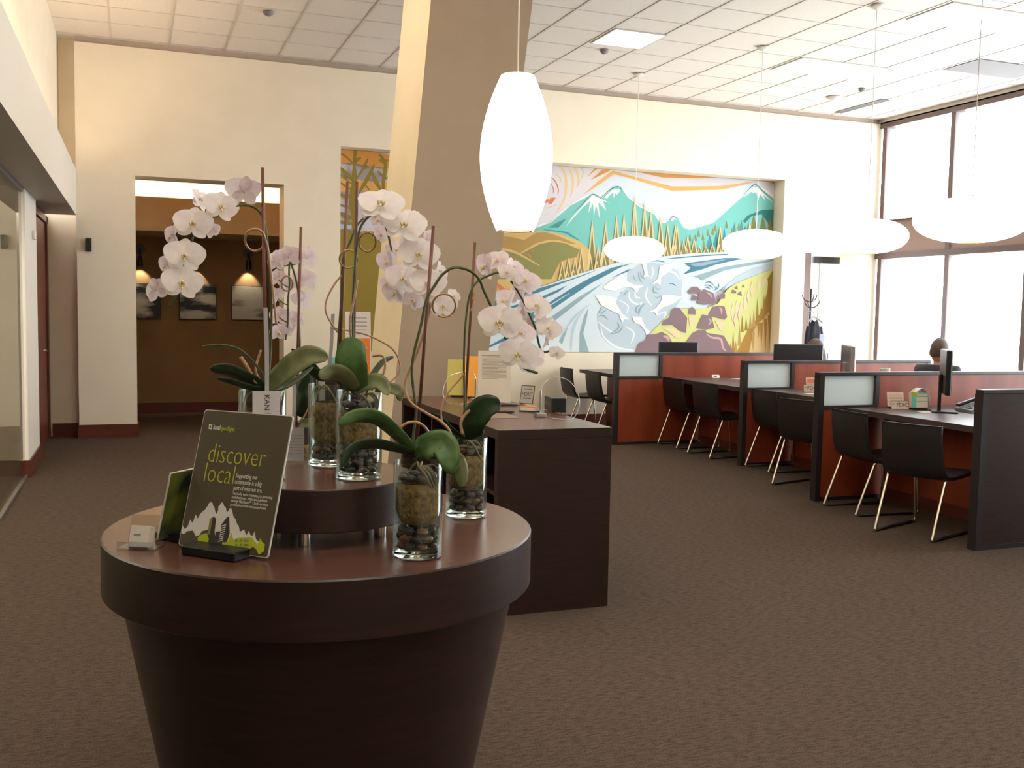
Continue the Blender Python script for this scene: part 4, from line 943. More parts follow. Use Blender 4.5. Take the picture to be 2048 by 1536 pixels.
MB().tube(spline([(0, 0, 1.63), (0, 0, 1.68), (-.03, .04, 1.71), (-.05, .08, 1.69)], 4), .004, 6).build('hanger_hook', chrome_m, t, smooth=True)
MB().box(-.01, .07, -.135, -.12, 1.22, 1.40).build('garment_tag', mat('lilac lining', (150, 150, 176), .7), t)

# podium with a framed flyer, behind the column
t = thing('podium', (1.48, 9.0, 0), 0, 'dark narrow podium behind the slanted column', 'podium')
MB().box(0, .62, 0, .42, 0, .86).build('body', dwood_m, t); MB().box(-.015, .635, -.015, .435, .86, .89, b=.003).build('top', dwood_m, t)
pp = plate(1.93, 9.12, .89, .24, .62, 0, 'framed_flyer', 'orange and white flyer in a clear stand on the podium behind the orchids', 'flyer', paper_m,
      [(orange_m, .04, .96, .05, .60)] + [(inkl_m, .15, .85, .66+k*.06, .672+k*.06) for k in range(5)] + [(mat('pale orange print', (250, 190, 130), .5), .3, .9, .44, .47), (MATS['pale orange print'], .3, .8, .36, .39)], tilt=4)
plate(1.70, 9.08, .89, .12, .2, 0, 'small_leaflet', 'small teal leaflet standing on the podium beside the orange flyer', 'leaflet', tealp_m, tilt=6)

# ================================================================ WRITING COUNTER
CX0, CX1, CY0, CY1, CZ = 1.69, 2.318, 4.636, 6.57, .95
t = thing('writing_counter', (CX0, CY0, 0), 0, 'dark wooden standing counter behind the round display table', 'counter')
W_, D_ = CX1-CX0, CY1-CY0
o = MB().box(-.0, W_, 0, D_, CZ-.05, CZ, b=.002).build('top', [dwood_m, dwood_sheen_m], t)
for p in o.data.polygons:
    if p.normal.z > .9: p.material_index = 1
MB().box(0, W_, 0, .05, 0, CZ-.05).build('front_panel', dwood_m, t)
MB().box(0, W_, D_-.05, D_, 0, CZ-.05).build('back_panel', dwood_m, t)
MB().box(W_-.04, W_, .05, D_-.05, 0, CZ-.05).build('side_panel', dwood_m, t)
MB().box(.02, .05, .05, D_-.05, 0.0, .30).build('drawer_front', dwood_m, t)
for k in range(2): MB().box(.02, W_-.04, .05, D_-.05, .30+k*.30, .32+k*.30).build('shelf', dwood_m, t)
for yy in (.62, 1.27): MB().box(.02, W_-.04, yy-.012, yy+.012, .30, CZ-.05).build('divider', dwood_m, t)
CT = CZ+.0005
# things on the counter
def leaflet_stand(px, py, rz, m, label, w_=.10, h_=.24, tilt=20):
    q = atz(px, py, CZ)
    return plate(q.x, min(q.y, 6.46), CT, w_, h_, rz, 'brochure_stand', label, 'brochure', m, tilt=tilt, base=blackp_m)
leaflet_stand(900, 789, radians(-20), ygreen_m, 'yellow-green brochure on a black stand at the far end of the counter', .17, .26, 22)
leaflet_stand(950, 781, radians(-20), tealp_m, 'teal brochure standing behind the orange one on the counter', .10, .30, 6)
t = leaflet_stand(952, 797, radians(-20), amber_m, 'orange brochure on a black stand on the counter', .17, .28, 16)
q = atz(988, 805, CZ)
t = plate(q.x, q.y, CT, .215, .335, radians(-20), 'notice_holder', 'white printed notice in a clear acrylic holder on the counter', 'sign', paper_m,
      [(ink_m, .1, .8, .90, .906), (ink_m, .25, .7, .875, .881)] + [(inkl_m, .12, .86 if k % 4 else .6, .84-k*.024, .847-k*.024) for k in range(17)] + [(ink_m, .12, .16, .07, .11), (inkl_m, .18, .28, .085, .095)], tilt=5)
MB().box(-.115, .115, -.04, .08, 0, .004).build('foot', acryl_m, t)
q = atz(1052, 808, CZ)
t = plate(q.x, q.y, CT, .095, .12, radians(-48), 'deposit_sign', 'small square FDIC plaque in dark frame on the counter', 'sign', mat('silver plaque', (170, 160, 154), .4), tilt=14, border=ink_m,
      texts=(('FDIC', .036, ink_m, .5, .42, 'CENTER'),), lines=((ink_m, .2, .8, .28, .33), (ink_m, .2, .8, .78, .82)))
def pen(px, py, label, arc):
    q = atz(px, py, CZ); t = thing('counter_pen', (q.x, q.y, CT), 0, label, 'pen', 'pens on coiled cords on the counter')
    MB().box(-.028, .028, -.028, .028, 0, .022, b=.002).build('holder', alu_m, t)
    MB().tube([(0, 0, .022), (0, 0, .035), (.002, 0, .15)], [.004, .007, .006], 10).build('pen', alu_m, t, smooth=True)
    P = spline([aty(a, b, q.y+dy)-t.location for a, b, dy in arc], 10)
    P = [Vector((p.x, p.y, max(p.z, .005))) for p in P]
    MB().tube(P, .0022, 6).build('cord', alu_m, t, smooth=True); return t
pen(1080, 834, 'nearer silver counter pen upright in its holder with arching cord', [(1082, 783, 0), (1086, 770, 0), (1100, 757, .0), (1115, 754, 0), (1135, 760, -.02), (1150, 775, -.04), (1158, 795, -.06), (1158, 815, -.09), (1148, 835, -.16), (1130, 841, -.2), (1105, 840, -.12), (1088, 836, -.01)])
pen(951, 803, 'farther silver counter pen beside the orange brochure with curved cord', [(952, 762, 0), (948, 748, 0), (936, 742, 0), (920, 745, 0), (900, 752, 0), (889, 770, 0), (886, 788, -.02), (894, 803, -.1), (908, 811, -.2), (925, 811, -.2), (944, 806, -.05)])
q = atz(1060, 823, CZ)
t = thing('business_card_holder', (q.x, q.y, CT), radians(-48), 'orange and white business cards lying in a tray on the counter', 'card holder')
MB().box(-.055, .055, -.035, .035, 0, .006).build('tray', blackp_m, t); MB().box(-.048, .048, -.03, .03, .0065, .028).build('cards', paper_m, t); MB().box(-.048, .048, -.03, .03, .0285, .031).build('top_card', orange_m, t)
q = atz(1103, 824, CZ)
t = thing('organizer_box', (q.x+.045, q.y+.05, CT), radians(-100), 'black organizer box near the right edge of the counter', 'box')
MB().box(-.10, .10, -.045, .045, 0, .085, b=.004).build('body', blackp_m, t)
MB().box(-.06, -.035, -.0465, -.0455, .04, .055).build('label', inkl_m, t); MB().box(.02, .045, -.0465, -.0455, .035, .055).build('label', inkl_m, t)
for (px, py, lb, L_) in ((1010, 812, 'black pen lying on the counter farther from its front edge', .17), (1012, 826, 'short black pen lying on the counter nearer its front edge', .10)):
    q = atz(px, py, CZ); t = thing('ballpoint_pen', (q.x, q.y, CT+.006), radians(-20), lb, 'pen'); MB().tube([(-L_/2, 0, 0), (L_/2-.02, 0, 0), (L_/2, 0, 0)], [.006, .006, .002], 8).build('barrel', blackp_m, t, smooth=True)
q = atz(985, 832, CZ); o = MB().box(-.10, .10, -.13, .13, 0, .0012).build('desk_pad', mat('grey pad', (134, 112, 100), .3)); o.location = (q.x+.02, q.y, CT); tag(o, 'thin grey writing pad lying flat on the counter', 'pad')

# ================================================================ ROUND DISPLAY TABLE
TC = (.506, 2.851); TR, TZ = .600, .92
t = thing('display_table', (TC[0], TC[1], 0), 0, 'round dark wood display table with conical base in the foreground', 'table')
MB().lathe([(TR-.004, TZ-.150), (TR, TZ-.146), (TR, TZ-.004), (TR-.004, TZ)], 160).build('tabletop', [dwood_m, dwood_sheen_m], t, smooth=True)
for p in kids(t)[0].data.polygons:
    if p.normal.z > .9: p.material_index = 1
n_ = 96; b_ = MB(); vs = [(r*cos(2*pi*i/n_+.1), r*sin(2*pi*i/n_+.1), z) for r, z in ((.41, 0), (.415, .06), (.555, TZ-.15)) for i in range(n_)]
b_._add(vs, [[k*n_+i, k*n_+(i+1) % n_, (k+1)*n_+(i+1) % n_, (k+1)*n_+i] for k in range(2) for i in range(n_)]+[list(range(n_))[::-1], [2*n_+i for i in range(n_)]]); b_.build('base', dwood_m, t, smooth=True)
RC = (.483, 2.792); RR, RZ = .262, 1.08
t = thing('riser', (RC[0], RC[1], TZ+.0005), 0, 'round dark wood riser on chrome feet standing on the display table', 'riser')
MB().lathe([(RR-.003, .045), (RR, .048), (RR, RZ-TZ-.003), (RR-.003, RZ-TZ)], 120).build('slab', [dwood_m, dwood_sheen_m], t, smooth=True)
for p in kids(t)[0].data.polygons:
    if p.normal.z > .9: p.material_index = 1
for k in range(5):
    a = radians(-112+72*k); MB().lathe([(.017, 0), (.017, .046)], 20, (.19*cos(a), .19*sin(a), 0)).build('foot', chrome_m, t, smooth=True)
MB().lathe([(.05, .028), (.09, .030), (.09, .046)], 30, (0, -.02, 0)).build('mounting_plate', blackp_m, t)

# ---- vases
VR, VH = .0625, .243
def vase_proto():
    t = thing('glass_vase', (0, 0, 0), 0, 'x', 'vase', 'clear cylinder vases on the display table')
    MB().lathe([(VR-.003, .0005), (VR, .004), (VR, VH-.002), (VR-.001, VH), (VR-.0028, VH), (VR-.0032, VH-.002), (VR-.0032, .020)], 64, close=False).build('glass_wall', vglass_m, t, smooth=True, recalc=False)
    MB().lathe([(VR-.010, .0008), (VR-.0042, .003), (VR-.0038, .017), (VR-.010, .0195)], 64).build('glass_bottom', sglass_m, t, smooth=True)
    return t
VP = dict(front=(.667, 2.419, TZ), right=(.939, 2.854, TZ), middle=(.571, 2.683, RZ), back=(.535, 2.93, RZ), left=(.318, 2.735, RZ), hidden=(.475, 3.20, TZ))
VL = dict(front='glass vase nearest the camera, at the front edge of the table', right='glass vase farthest right on the lower tabletop', middle='glass vase at the front of the raised riser', back='glass vase directly behind and left of the riser vase, partly hidden',
          left='glass vase on the riser behind the brown sign', hidden='glass vase standing behind the riser on the lower tabletop')
v0 = vase_proto()
for i, (k, (x, y, z)) in enumerate(VP.items()):
    if i == 0: v0.location = (x, y, z+.0006); v0['label'] = VL[k]
    else: dup(v0, (x, y, z+.0006), 0, VL[k])
# ---- pebbles
prot = []
for i in range(4):
    o = MB().blob((0, 0, 0), (.0165, .0135, .0095), nz=8, n=12, rough=.22, seed=i*3.1).build('pebble', peb_ms[i], smooth=True); prot.append(o)
used = set()
random.seed(11)
def pebbles(k, layers, top=0):
    x, y, z = VP[k]; zz = z+.031; lab = 'smooth river pebble inside the %s orchid vase' % {'front': 'nearest', 'right': 'far right', 'middle': 'front riser', 'back': 'rear riser', 'left': 'left riser', 'hidden': 'lower rear'}[k]
    seq = [(l, False) for l in range(layers)] + [(l, True) for l in range(top)]
    for l, up in seq:
        n = 8; z_ = (z+.205+l*.0185) if up else zz+l*.0205
        for j in range(n+1):
            if j == n and up: continue
            a = 2*pi*j/n + l*.4 + random.uniform(-.05, .05); r_ = (.0418 if j < n else 0)*random.uniform(.96, 1.02)
            i = random.choice((0, 0, 1, 1, 2, 3, 3)); o = prot[i]
            if i in used:
                o = prot[i].copy(); COL.objects.link(o)
            used.add(i)
            o.location = (x+r_*cos(a), y+r_*sin(a), z_+random.uniform(-.001, .001)); s_ = random.uniform(.86, 1.0)
            o.rotation_euler = (random.uniform(-.35, .35), random.uniform(-.35, .35), a+pi/2); o.scale = (s_, s_, s_)
            tag(o, lab, 'pebble', 'pebbles in the %s vase' % {'front': 'nearest', 'right': 'far right', 'middle': 'front riser', 'back': 'rear riser', 'left': 'left riser', 'hidden': 'lower rear'}[k])
pebbles('front', 3, 1); pebbles('right', 3, 1); pebbles('middle', 3, 1); pebbles('back', 2); pebbles('left', 2); pebbles('hidden', 2)
# moss and bark filling
def moss(k, z0, z1, seed, word):
    x, y, z = VP[k]; mb = MB(); rows = []; nz_ = 16; nn = 40
    for i in range(nz_+1):
        u = i/nz_; r_ = []
        for j in range(nn+1):
            a = 2*pi*(j % nn)/nn; d = Vector((cos(a)*2.4, sin(a)*2.4, u*5+seed)); f = 1 - .10*abs(noise.noise(d*1.7)) - .06*noise.noise(d*4)
            cap = sin(min(u, 1-u)*pi*2.2) if min(u, 1-u) < .22 else 1
            R_2 = min((.056+.004*sin(u*3+seed))*f*(.72+.28*max(cap, 0)), .0560); r_.append(Vector((x+R_2*cos(a), y+R_2*sin(a), z+z0+(z1-z0)*u)))
        rows.append(r_)
    mb.grid(rows); o = mb.build('moss_filling', moss_m, smooth=True); tag(o, 'tan sphagnum moss packed inside the %s orchid vase' % word, 'moss', kind='stuff'); return o
for k, w_ in (('front', 'nearest'), ('right', 'far right'), ('middle', 'front riser'), ('back', 'rear riser'), ('left', 'left riser'), ('hidden', 'lower rear')):
    lay = 3 if k in ('front', 'right', 'middle') else 2
    moss(k, .031+lay*.0205-.006, .190, len(k), w_)

# ---- orchid flower prototype (unit width, faces -Y)
def petal(mb, ang, L_, W_, y0, cup, p1=.8, p2=.62, mi=0, twist=0.0, r0=.03):
    rows = []; nu, nv = 8, 6
    for i in range(nu+1):
        u = i/nu; wd = W_*(max(sin(pi*min(u**p1*.97+.015, 1)), 0))**p2; r_ = []
        for j in range(nv+1):
            v = -1+2*j/nv; a = u*L_+r0; b = v*wd
            yy = y0 - cup*(u*u) + .05*W_*abs(v)*(1-u) + .02*sin(u*7+v*2)*W_ - twist*v*wd
            X = cos(ang)*a - sin(ang)*b; Z = sin(ang)*a + cos(ang)*b
            r_.append(Vector((X, yy, Z)))
        rows.append(r_)
    mb.grid(rows, mi)
def flower_mesh(pm, nm, fold=0.0):
    mb = MB()
    petal(mb, radians(90), .40, .185, .03, -.02+fold*.3, .85, .6); petal(mb, radians(222), .40, .17, .03, -.03, .85, .6); petal(mb, radians(318), .40, .17, .03, -.03, .85, .6)
    petal(mb, radians(14), .47, .30, 0, .07+fold, .62, .55, twist=.16); petal(mb, radians(166), .47, .30, 0, -.03+fold, .62, .55, twist=.10)
    o = mb.build(nm, pm, smooth=2, recalc=False); return o
def lip_mesh():
    mb = MB()
    mb.blob((0, -.05, .02), (.035, .06, .045), 1, 6, 8)
    for s_ in (-1, 1):
        mb.blob((s_*.055, -.09, -.045), (.022, .05, .06), 1, 6, 8, Euler((.5, s_*.5, 0)))
    mb.blob((0, -.10, -.085), (.045, .055, .028), 0, 6, 8, Euler((.6, 0, 0))); mb.blob((0, -.13, -.13), (.030, .022, .05), 1, 6, 8, Euler((-.3, 0, 0)))
    mb.blob((0, -.075, -.04), (.03, .02, .02), 2, 5, 8)
    return mb.build('lip', [lipy_m, lipw_m, lipr_m], smooth=2)
FL = {}
for key, pm, fd in (('w', petal_m, .0), ('p', petalp_m, .10)):
    f_ = flower_mesh(pm, 'flower', fd); l_ = lip_mesh(); l_.parent = f_; FL[key] = (f_, l_)
FUSED = set()
def add_flower(root, px, py, wpx, yaw, pitch=0, roll=0, y=None, kind='w'):
    p = aty(px, py, y); s_ = pxm(p)*wpx*1.02
    f_, l_ = FL[kind]
    if kind in FUSED:
        f2 = f_.copy(); COL.objects.link(f2); l2 = l_.copy(); COL.objects.link(l2); l2.parent = f2; f_ = f2
    FUSED.add(kind)
    f_.parent = root; f_.location = p-root.location; f_.scale = (s_, s_, s_)
    # yaw 0 looks at the camera side
    base = math.atan2(p.x, p.y)
    f_.rotation_euler = (Matrix.Rotation(-base+radians(yaw), 3, 'Z') @ Matrix.Rotation(radians(-pitch), 3, 'X') @ Matrix.Rotation(radians(roll), 3, 'Y')).to_euler()
    return p
def add_leaf(root, name, pts, wid, m, tilt=35, y=None, fold=.25, tip=.6):
    """pts: (px, py, dy); wid px at the widest"""
    P = spline([aty(a, b, y+(c_[0] if c_ else 0)) for a, b, *c_ in pts], 6); n = len(P); rows = []; fw = Vector((sin(YAW), cos(YAW), 0))
    for i, p in enumerate(P):
        t_ = (P[min(i+1, n-1)]-P[max(i-1, 0)]).normalized(); sd = t_.cross(fw).normalized(); u = i/(n-1)
        sv = (sd*cos(radians(tilt)) + fw*sin(radians(tilt))); sv = (sv-t_*sv.dot(t_)).normalized(); nm_ = t_.cross(sv).normalized()
        wd = pxm(p)*wid/2*(max(0.0, sin(pi*min(.12+.88*u**1.15, 1))))**tip + .0012
        rows.append([p+sv*wd*v+nm_*(abs(v)-.5)*wd*fold*(1 if nm_.z > 0 else -1) for v in (-1, -.66, -.33, 0, .33, .66, 1)])
    mb = MB().grid(rows); o = mb.build(name, m, root, smooth=2, world=True, solid=.0016, recalc=False)
    return o
def add_tube(root, name, pts, r, m, y=None, n=8, sub=6):
    P = spline([aty(a, b, y+(c_[0] if c_ else 0)) for a, b, *c_ in pts], sub)
    return MB().tube(P, r, n).build(name, m, root, smooth=2, world=True)
def ringpts(cx, cy, rx, ry, dy=0.0, k=16, a0=0, a1=360): return [(cx+rx*cos(radians(a0+(a1-a0)*i/k)), cy+ry*sin(radians(a0+(a1-a0)*i/k)), dy*sin(radians(a0+(a1-a0)*i/k))) for i in range(k+1)]
def orchid(k, label):
    x, y, z = VP[k]; t = thing('potted_orchid', (x, y, z+.03), 0, label, 'orchid', 'white moth orchids on the display table'); return t
def stake(root, a, b, y, y2=None, r=.0045):
    p = aty(*a, y if y2 is None else y2); q_ = aty(*b, y); MB().tube([p, q_], r, 8).build('stake', stake_m, root, smooth=2, world=True)
def roots(root, k, n=7):
    x, y, z = VP[k]; random.seed(k)
    for i in range(n):
        a = random.uniform(-2.6, -.4) if i < n-2 else random.uniform(0, 3)
        P = [(x+.01*cos(a), y+.01*sin(a), z+.225), (x+.035*cos(a), y+.035*sin(a), z+.236), (x+.050*cos(a+.3), y+.050*sin(a+.3), z+.218), (x+.050*cos(a+.6), y+.050*sin(a+.6), z+.19), (x+.056*cos(a+.9), y+.056*sin(a+.9), z+.16)]
        MB().tube(spline(P, 5), .0028, 6).build('root', root_m, root, smooth=2, world=True)
# ----- left orchid (A)
y = VP['left'][1]; A = orchid('left', 'tall left orchid arching over the hall opening with large open blooms')
stake(A, (525, 335), (533, 800), y-.01)
add_tube(A, 'flower_stem', [(535, 800, .0), (541, 700, .0), (543, 620, .0), (541, 570, 0), (536, 500), (531, 455), (522, 428), (505, 413, -.01), (478, 411, -.02), (455, 425, -.01), (430, 432, 0), (402, 450, .01), (384, 480, .01), (373, 520, .01), (366, 560, 0), (352, 590, 0), (338, 612, 0)], .0032, stem_m, y)
for a in ((488, 383, 74, 200, 25, 0, .02, 'p'), (399, 399, 58, 60, 20, 20, .03, 'p'), (441, 413, 74, 22, 10, 12, -.03, 'w'), (386, 447, 80, -4, 10, 8, -.03, 'w'), (425, 462, 36, 150, 0, 20, .03, 'p'), (345, 472, 56, -62, 5, 10, .02, 'p'), (369, 511, 82, 4, 8, 6, -.03, 'w'),
          (334, 531, 54, -60, 0, 10, .02, 'p'), (364, 566, 82, 6, 8, 8, -.03, 'w'), (313, 580, 58, 150, 0, 20, .01, 'p')):
    add_flower(A, a[0], a[1], a[2], a[3], a[4], a[5], y+a[6], a[7])
add_leaf(A, 'leaf', [(535, 776, 0), (570, 742, -.03), (615, 712, -.05), (657, 716, -.07)], 46, leafp_m, 20, y)
add_leaf(A, 'leaf', [(535, 776, 0), (522, 745, -.01), (485, 705, -.02), (445, 692, -.04), (405, 693, -.05)], 12, leafp_m, 60, y)
add_leaf(A, 'leaf', [(533, 778, 0), (500, 762, -.02), (460, 742, -.04), (420, 736, -.06)], 34, leafd_m, 35, y)
add_leaf(A, 'leaf', [(533, 780, 0), (500, 775, -.02), (465, 764, -.03), (434, 757, -.03)], 14, leafd_m, 35, y)
add_leaf(A, 'leaf', [(538, 778, 0), (570, 772, .03), (600, 755, .05), (625, 735, .06)], 16, leafd_m, 50, y)
add_tube(A, 'curled_reed', ringpts(510, 480, 20, 22, .03, 16, -20, 330)+[(536, 500, 0), (541, 540, 0), (548, 600, 0), (553, 650, .01)], .0032, reed_m, y-.01)
add_tube(A, 'curled_reed', [(481, 714, -.03), (495, 735, -.03), (508, 760, -.02), (522, 772, 0)], .0052, reed_m, y)
add_tube(A, 'curled_reed', [(522, 700, 0), (513, 728, 0), (512, 745, 0), (524, 768, 0)], .003, reed_m, y+.02)
roots(A, 'left', 4)
# ----- hidden rear orchid (B)
y = VP['hidden'][1]; B = orchid('hidden', 'shorter orchid behind the tall left one with blooms seen from behind')
stake(B, (602, 454), (592, 850), y)
add_tube(B, 'flower_stem', [(590, 850), (596, 750), (600, 690), (598, 640), (597, 590), (592, 560), (585, 536), (580, 524), (578, 545), (579, 570), (576, 600), (576, 640), (573, 665), (571, 680)], .003, stem_m, y)
for a in ((553, 522, 50, 150, 0, 0, .03), (577, 514, 54, 185, 10, 15, .0), (613, 516, 56, 210, 0, -10, .02), (612, 560, 52, 200, -5, 0, .02), (554, 556, 42, 150, 0, 0, .03), (553, 592, 40, 140, 0, 20, .03), (603, 600, 44, 215, 0, 0, .03), (582, 568, 40, 180, 0, 30, .05), (558, 632, 46, 160, 0, 0, .02), (590, 640, 44, 200, 0, 20, .03), (556, 665, 42, 30, -10, 0, -.01), (570, 660, 36, 190, 0, 0, .03)):
    add_flower(B, a[0], a[1], a[2], a[3], a[4], a[5], y+a[6], 'p')
for a in ([(580, 528, 0), (570, 532, .0), (560, 525, .02)], [(581, 530, 0), (592, 528, 0), (602, 518, .02)], [(579, 575, 0), (568, 570, 0), (558, 560, .02)], [(576, 610, 0), (566, 606, 0), (556, 598, .02)], [(575, 645, 0), (565, 640, 0), (558, 634, .02)]): add_tube(B, 'flower_stalk', a, .0018, stem_m, y)
add_tube(B, 'curled_reed', ringpts(574, 567, 11, 15, .02), .0026, reed_m, y-.02)
add_leaf(B, 'leaf', [(596, 850, 0), (625, 848, -.02), (640, 880, -.04), (641, 920, -.05)], 24, leafp_m, 30, y)
add_leaf(B, 'leaf', [(594, 830, 0), (606, 790, -.03), (618, 760, -.04), (612, 722, -.03)], 42, leafd_m, 25, y)
add_leaf(B, 'leaf', [(600, 800, 0), (640, 755, .0), (610, 715, .02), (582, 698, .03)], 14, leafd_m, 45, y)
add_tube(B, 'curled_reed', [(596, 846), (612, 825), (612, 800), (603, 790)], .003, reed_m, y)
roots(B, 'hidden', 3)
# ----- rear riser orchid (C1) and front riser orchid (C2)
y = VP['back'][1]; C1 = orchid('back', 'orchid in the rear riser vase with a plain brown stake and small blooms')
stake(C1, (695, 364), (676, 790), y)
add_tube(C1, 'flower_stem', [(672, 790), (676, 690), (682, 600), (686, 520), (700, 485), (715, 450), (735, 432), (755, 430), (772, 455), (783, 500), (789, 545), (798, 578), (806, 602)], .0032, stem_m, y)
for a in ((757, 440, 40, -20, 0, 10, -.02), (776, 524, 56, -35, 0, 10, 0), (790, 586, 56, -25, 0, 5, 0), (806, 557, 74, 5, 5, 10, -.05), (762, 470, 40, 30, 0, 20, 0), (826, 600, 46, 10, -8, 30, -.03), (792, 500, 46, 20, 10, 0, .02), (775, 566, 40, -50, 0, 0, .02)):
    add_flower(C1, a[0], a[1], a[2], a[3], a[4], a[5], y+a[6], 'p' if a[2] < 70 else 'w')
add_tube(C1, 'curled_reed', ringpts(697, 518, 18, 18, .02), .0026, reed_m, y-.02)
add_tube(C1, 'curled_reed', [(688, 545, 0), (668, 570, 0), (653, 600, 0), (652, 625, 0), (665, 650, 0), (676, 665, 0)], .0028, reed_m, y)
add_tube(C1, 'curled_reed', [(660, 655, 0), (700, 662, 0), (740, 672, 0), (785, 698, 0), (800, 730, 0), (795, 750, 0), (775, 768, 0)], .0026, reed_m, y)
add_leaf(C1, 'leaf', [(690, 775, 0), (668, 752, -.02), (640, 750, -.03), (612, 735, -.04)], 34, leafd_m, 40, y)
roots(C1, 'back', 3)
y = VP['middle'][1]; C2 = orchid('middle', 'central orchid in the front riser vase with an upright broad leaf')
stake(C2, (714, 363), (705, 790), y+.015)
add_tube(C2, 'flower_stem', [(708, 790), (706, 700), (706, 600), (710, 530), (715, 480), (722, 453), (738, 433), (762, 424), (790, 432), (812, 455), (830, 490), (843, 522), (855, 550), (868, 580), (882, 600), (905, 600)], .0034, stem_m, y)
for a in ((742, 425, 44, -20, 20, 0, .03, 'p'), (762, 408, 94, 4, 32, 10, -.03, 'w'), (809, 450, 90, -2, 25, 12, -.03, 'w'), (833, 434, 30, 40, 0, 30, .02, 'w'), (855, 480, 48, 120, 0, 30, .03, 'p'), (838, 509, 84, 4, 12, 8, -.03, 'w'), (879, 542, 50, 70, 0, 30, .03, 'p'),
          (856, 566, 76, 6, 10, 6, -.03, 'w'), (886, 612, 60, 2, 8, 0, -.03, 'w'), (907, 592, 34, 40, 0, 30, .0, 'w'), (818, 480, 46, 160, 0, 30, .04, 'p')):
    add_flower(C2, a[0], a[1], a[2], a[3], a[4], a[5], y+a[6], a[7])
add_tube(C2, 'curled_reed', ringpts(735, 484, 17, 19, .02), .0028, reed_m, y-.02)
add_tube(C2, 'curled_reed', [(715, 560, -.02), (708, 600, -.02), (700, 640, -.02), (702, 675, -.01)], .003, reed_m, y)
add_tube(C2, 'curled_reed', [(745, 712, 0), (765, 712, 0), (770, 735, 0), (758, 765, 0), (742, 780, 0)], .0034, reed_m, y-.02)
add_leaf(C2, 'leaf', [(714, 782, -.01), (704, 745, -.04), (703, 705, -.04), (712, 676, -.03)], 64, leaf_m, 8, y, .12, .45)
add_leaf(C2, 'leaf', [(712, 780, -.01), (690, 755, -.04), (665, 745, -.06), (637, 752, -.09)], 40, leafp_m, 30, y)
add_leaf(C2, 'leaf', [(714, 780, -.01), (735, 766, -.03), (760, 765, -.05), (776, 790, -.08)], 34, leafp_m, 30, y)
add_leaf(C2, 'leaf', [(750, 778, -.02), (780, 776, -.04), (798, 785, -.06), (800, 802, -.06)], 22, leafp_m, 30, y)
add_leaf(C2, 'leaf', [(722, 780, .0), (745, 750, .02), (765, 725, .04), (787, 713, .05)], 14, leafd_m, 45, y)
roots(C2, 'middle', 7)
# ----- front orchid (D)
y = VP['front'][1]; D = orchid('front', 'orchid in the nearest vase whose stem arches right to two large blooms')
stake(D, (867, 452), (832, 905), y+.01)
add_tube(D, 'flower_stem', [(823, 905), (828, 860), (832, 820), (826, 770), (824, 740), (828, 705), (842, 650), (853, 600), (870, 570), (886, 548), (909, 535), (938, 541), (958, 558), (968, 582), (984, 616), (1003, 655), (1016, 690), (1031, 717), (1050, 737), (1075, 746)], .0036, stem_m, y)
for a in ((1000, 644, 90, 0, 8, 4, -.04, 'w'), (1012, 603, 64, -50, 25, 25, .02, 'p'), (1041, 665, 62, 30, 5, 25, .01, 'p'), (1036, 708, 82, 4, 10, 8, -.03, 'w'), (1064, 722, 60, 165, -10, 40, .02, 'p')):
    add_flower(D, a[0], a[1], a[2], a[3], a[4], a[5], y+a[6], a[7])
add_leaf(D, 'leaf', [(828, 904, 0), (795, 870, -.03), (755, 838, -.05), (712, 832, -.08), (676, 850, -.10)], 34, leaf_m, 30, y)
add_leaf(D, 'leaf', [(828, 908, 0), (790, 896, -.03), (745, 888, -.06), (705, 898, -.08), (682, 935, -.09)], 26, leafd_m, 40, y)
add_leaf(D, 'leaf', [(828, 906, 0), (850, 893, -.03), (885, 888, -.05), (898, 918, -.07), (902, 948, -.07)], 54, leaf_m, 20, y)
add_leaf(D, 'leaf', [(885, 905, -.03), (910, 918, -.05), (921, 945, -.05), (924, 974, -.05)], 34, leafp_m, 15, y)
add_leaf(D, 'leaf', [(828, 912, 0), (836, 900, .0), (842, 892, .02), (845, 880, .03)], 18, leafd_m, 40, y)
add_tube(D, 'curled_reed', ringpts(888, 611, 23, 23, .02, 18, 140, 480), .0026, reed_m, y-.02)
add_tube(D, 'curled_reed', ringpts(826, 880, 34, 36, .02, 18, 160, 400)+[(838, 910, 0)], .0036, reed_m, y-.01)
add_tube(D, 'curled_reed', [(905, 885, -.03), (898, 860, -.03), (880, 842, -.02), (852, 826, -.01), (825, 808, 0), (811, 785, .01), (812, 760, .02), (822, 735, .02), (836, 700, .02), (852, 650, .02), (862, 605, .01)], .0036, reed_m, y)
roots(D, 'front', 8)
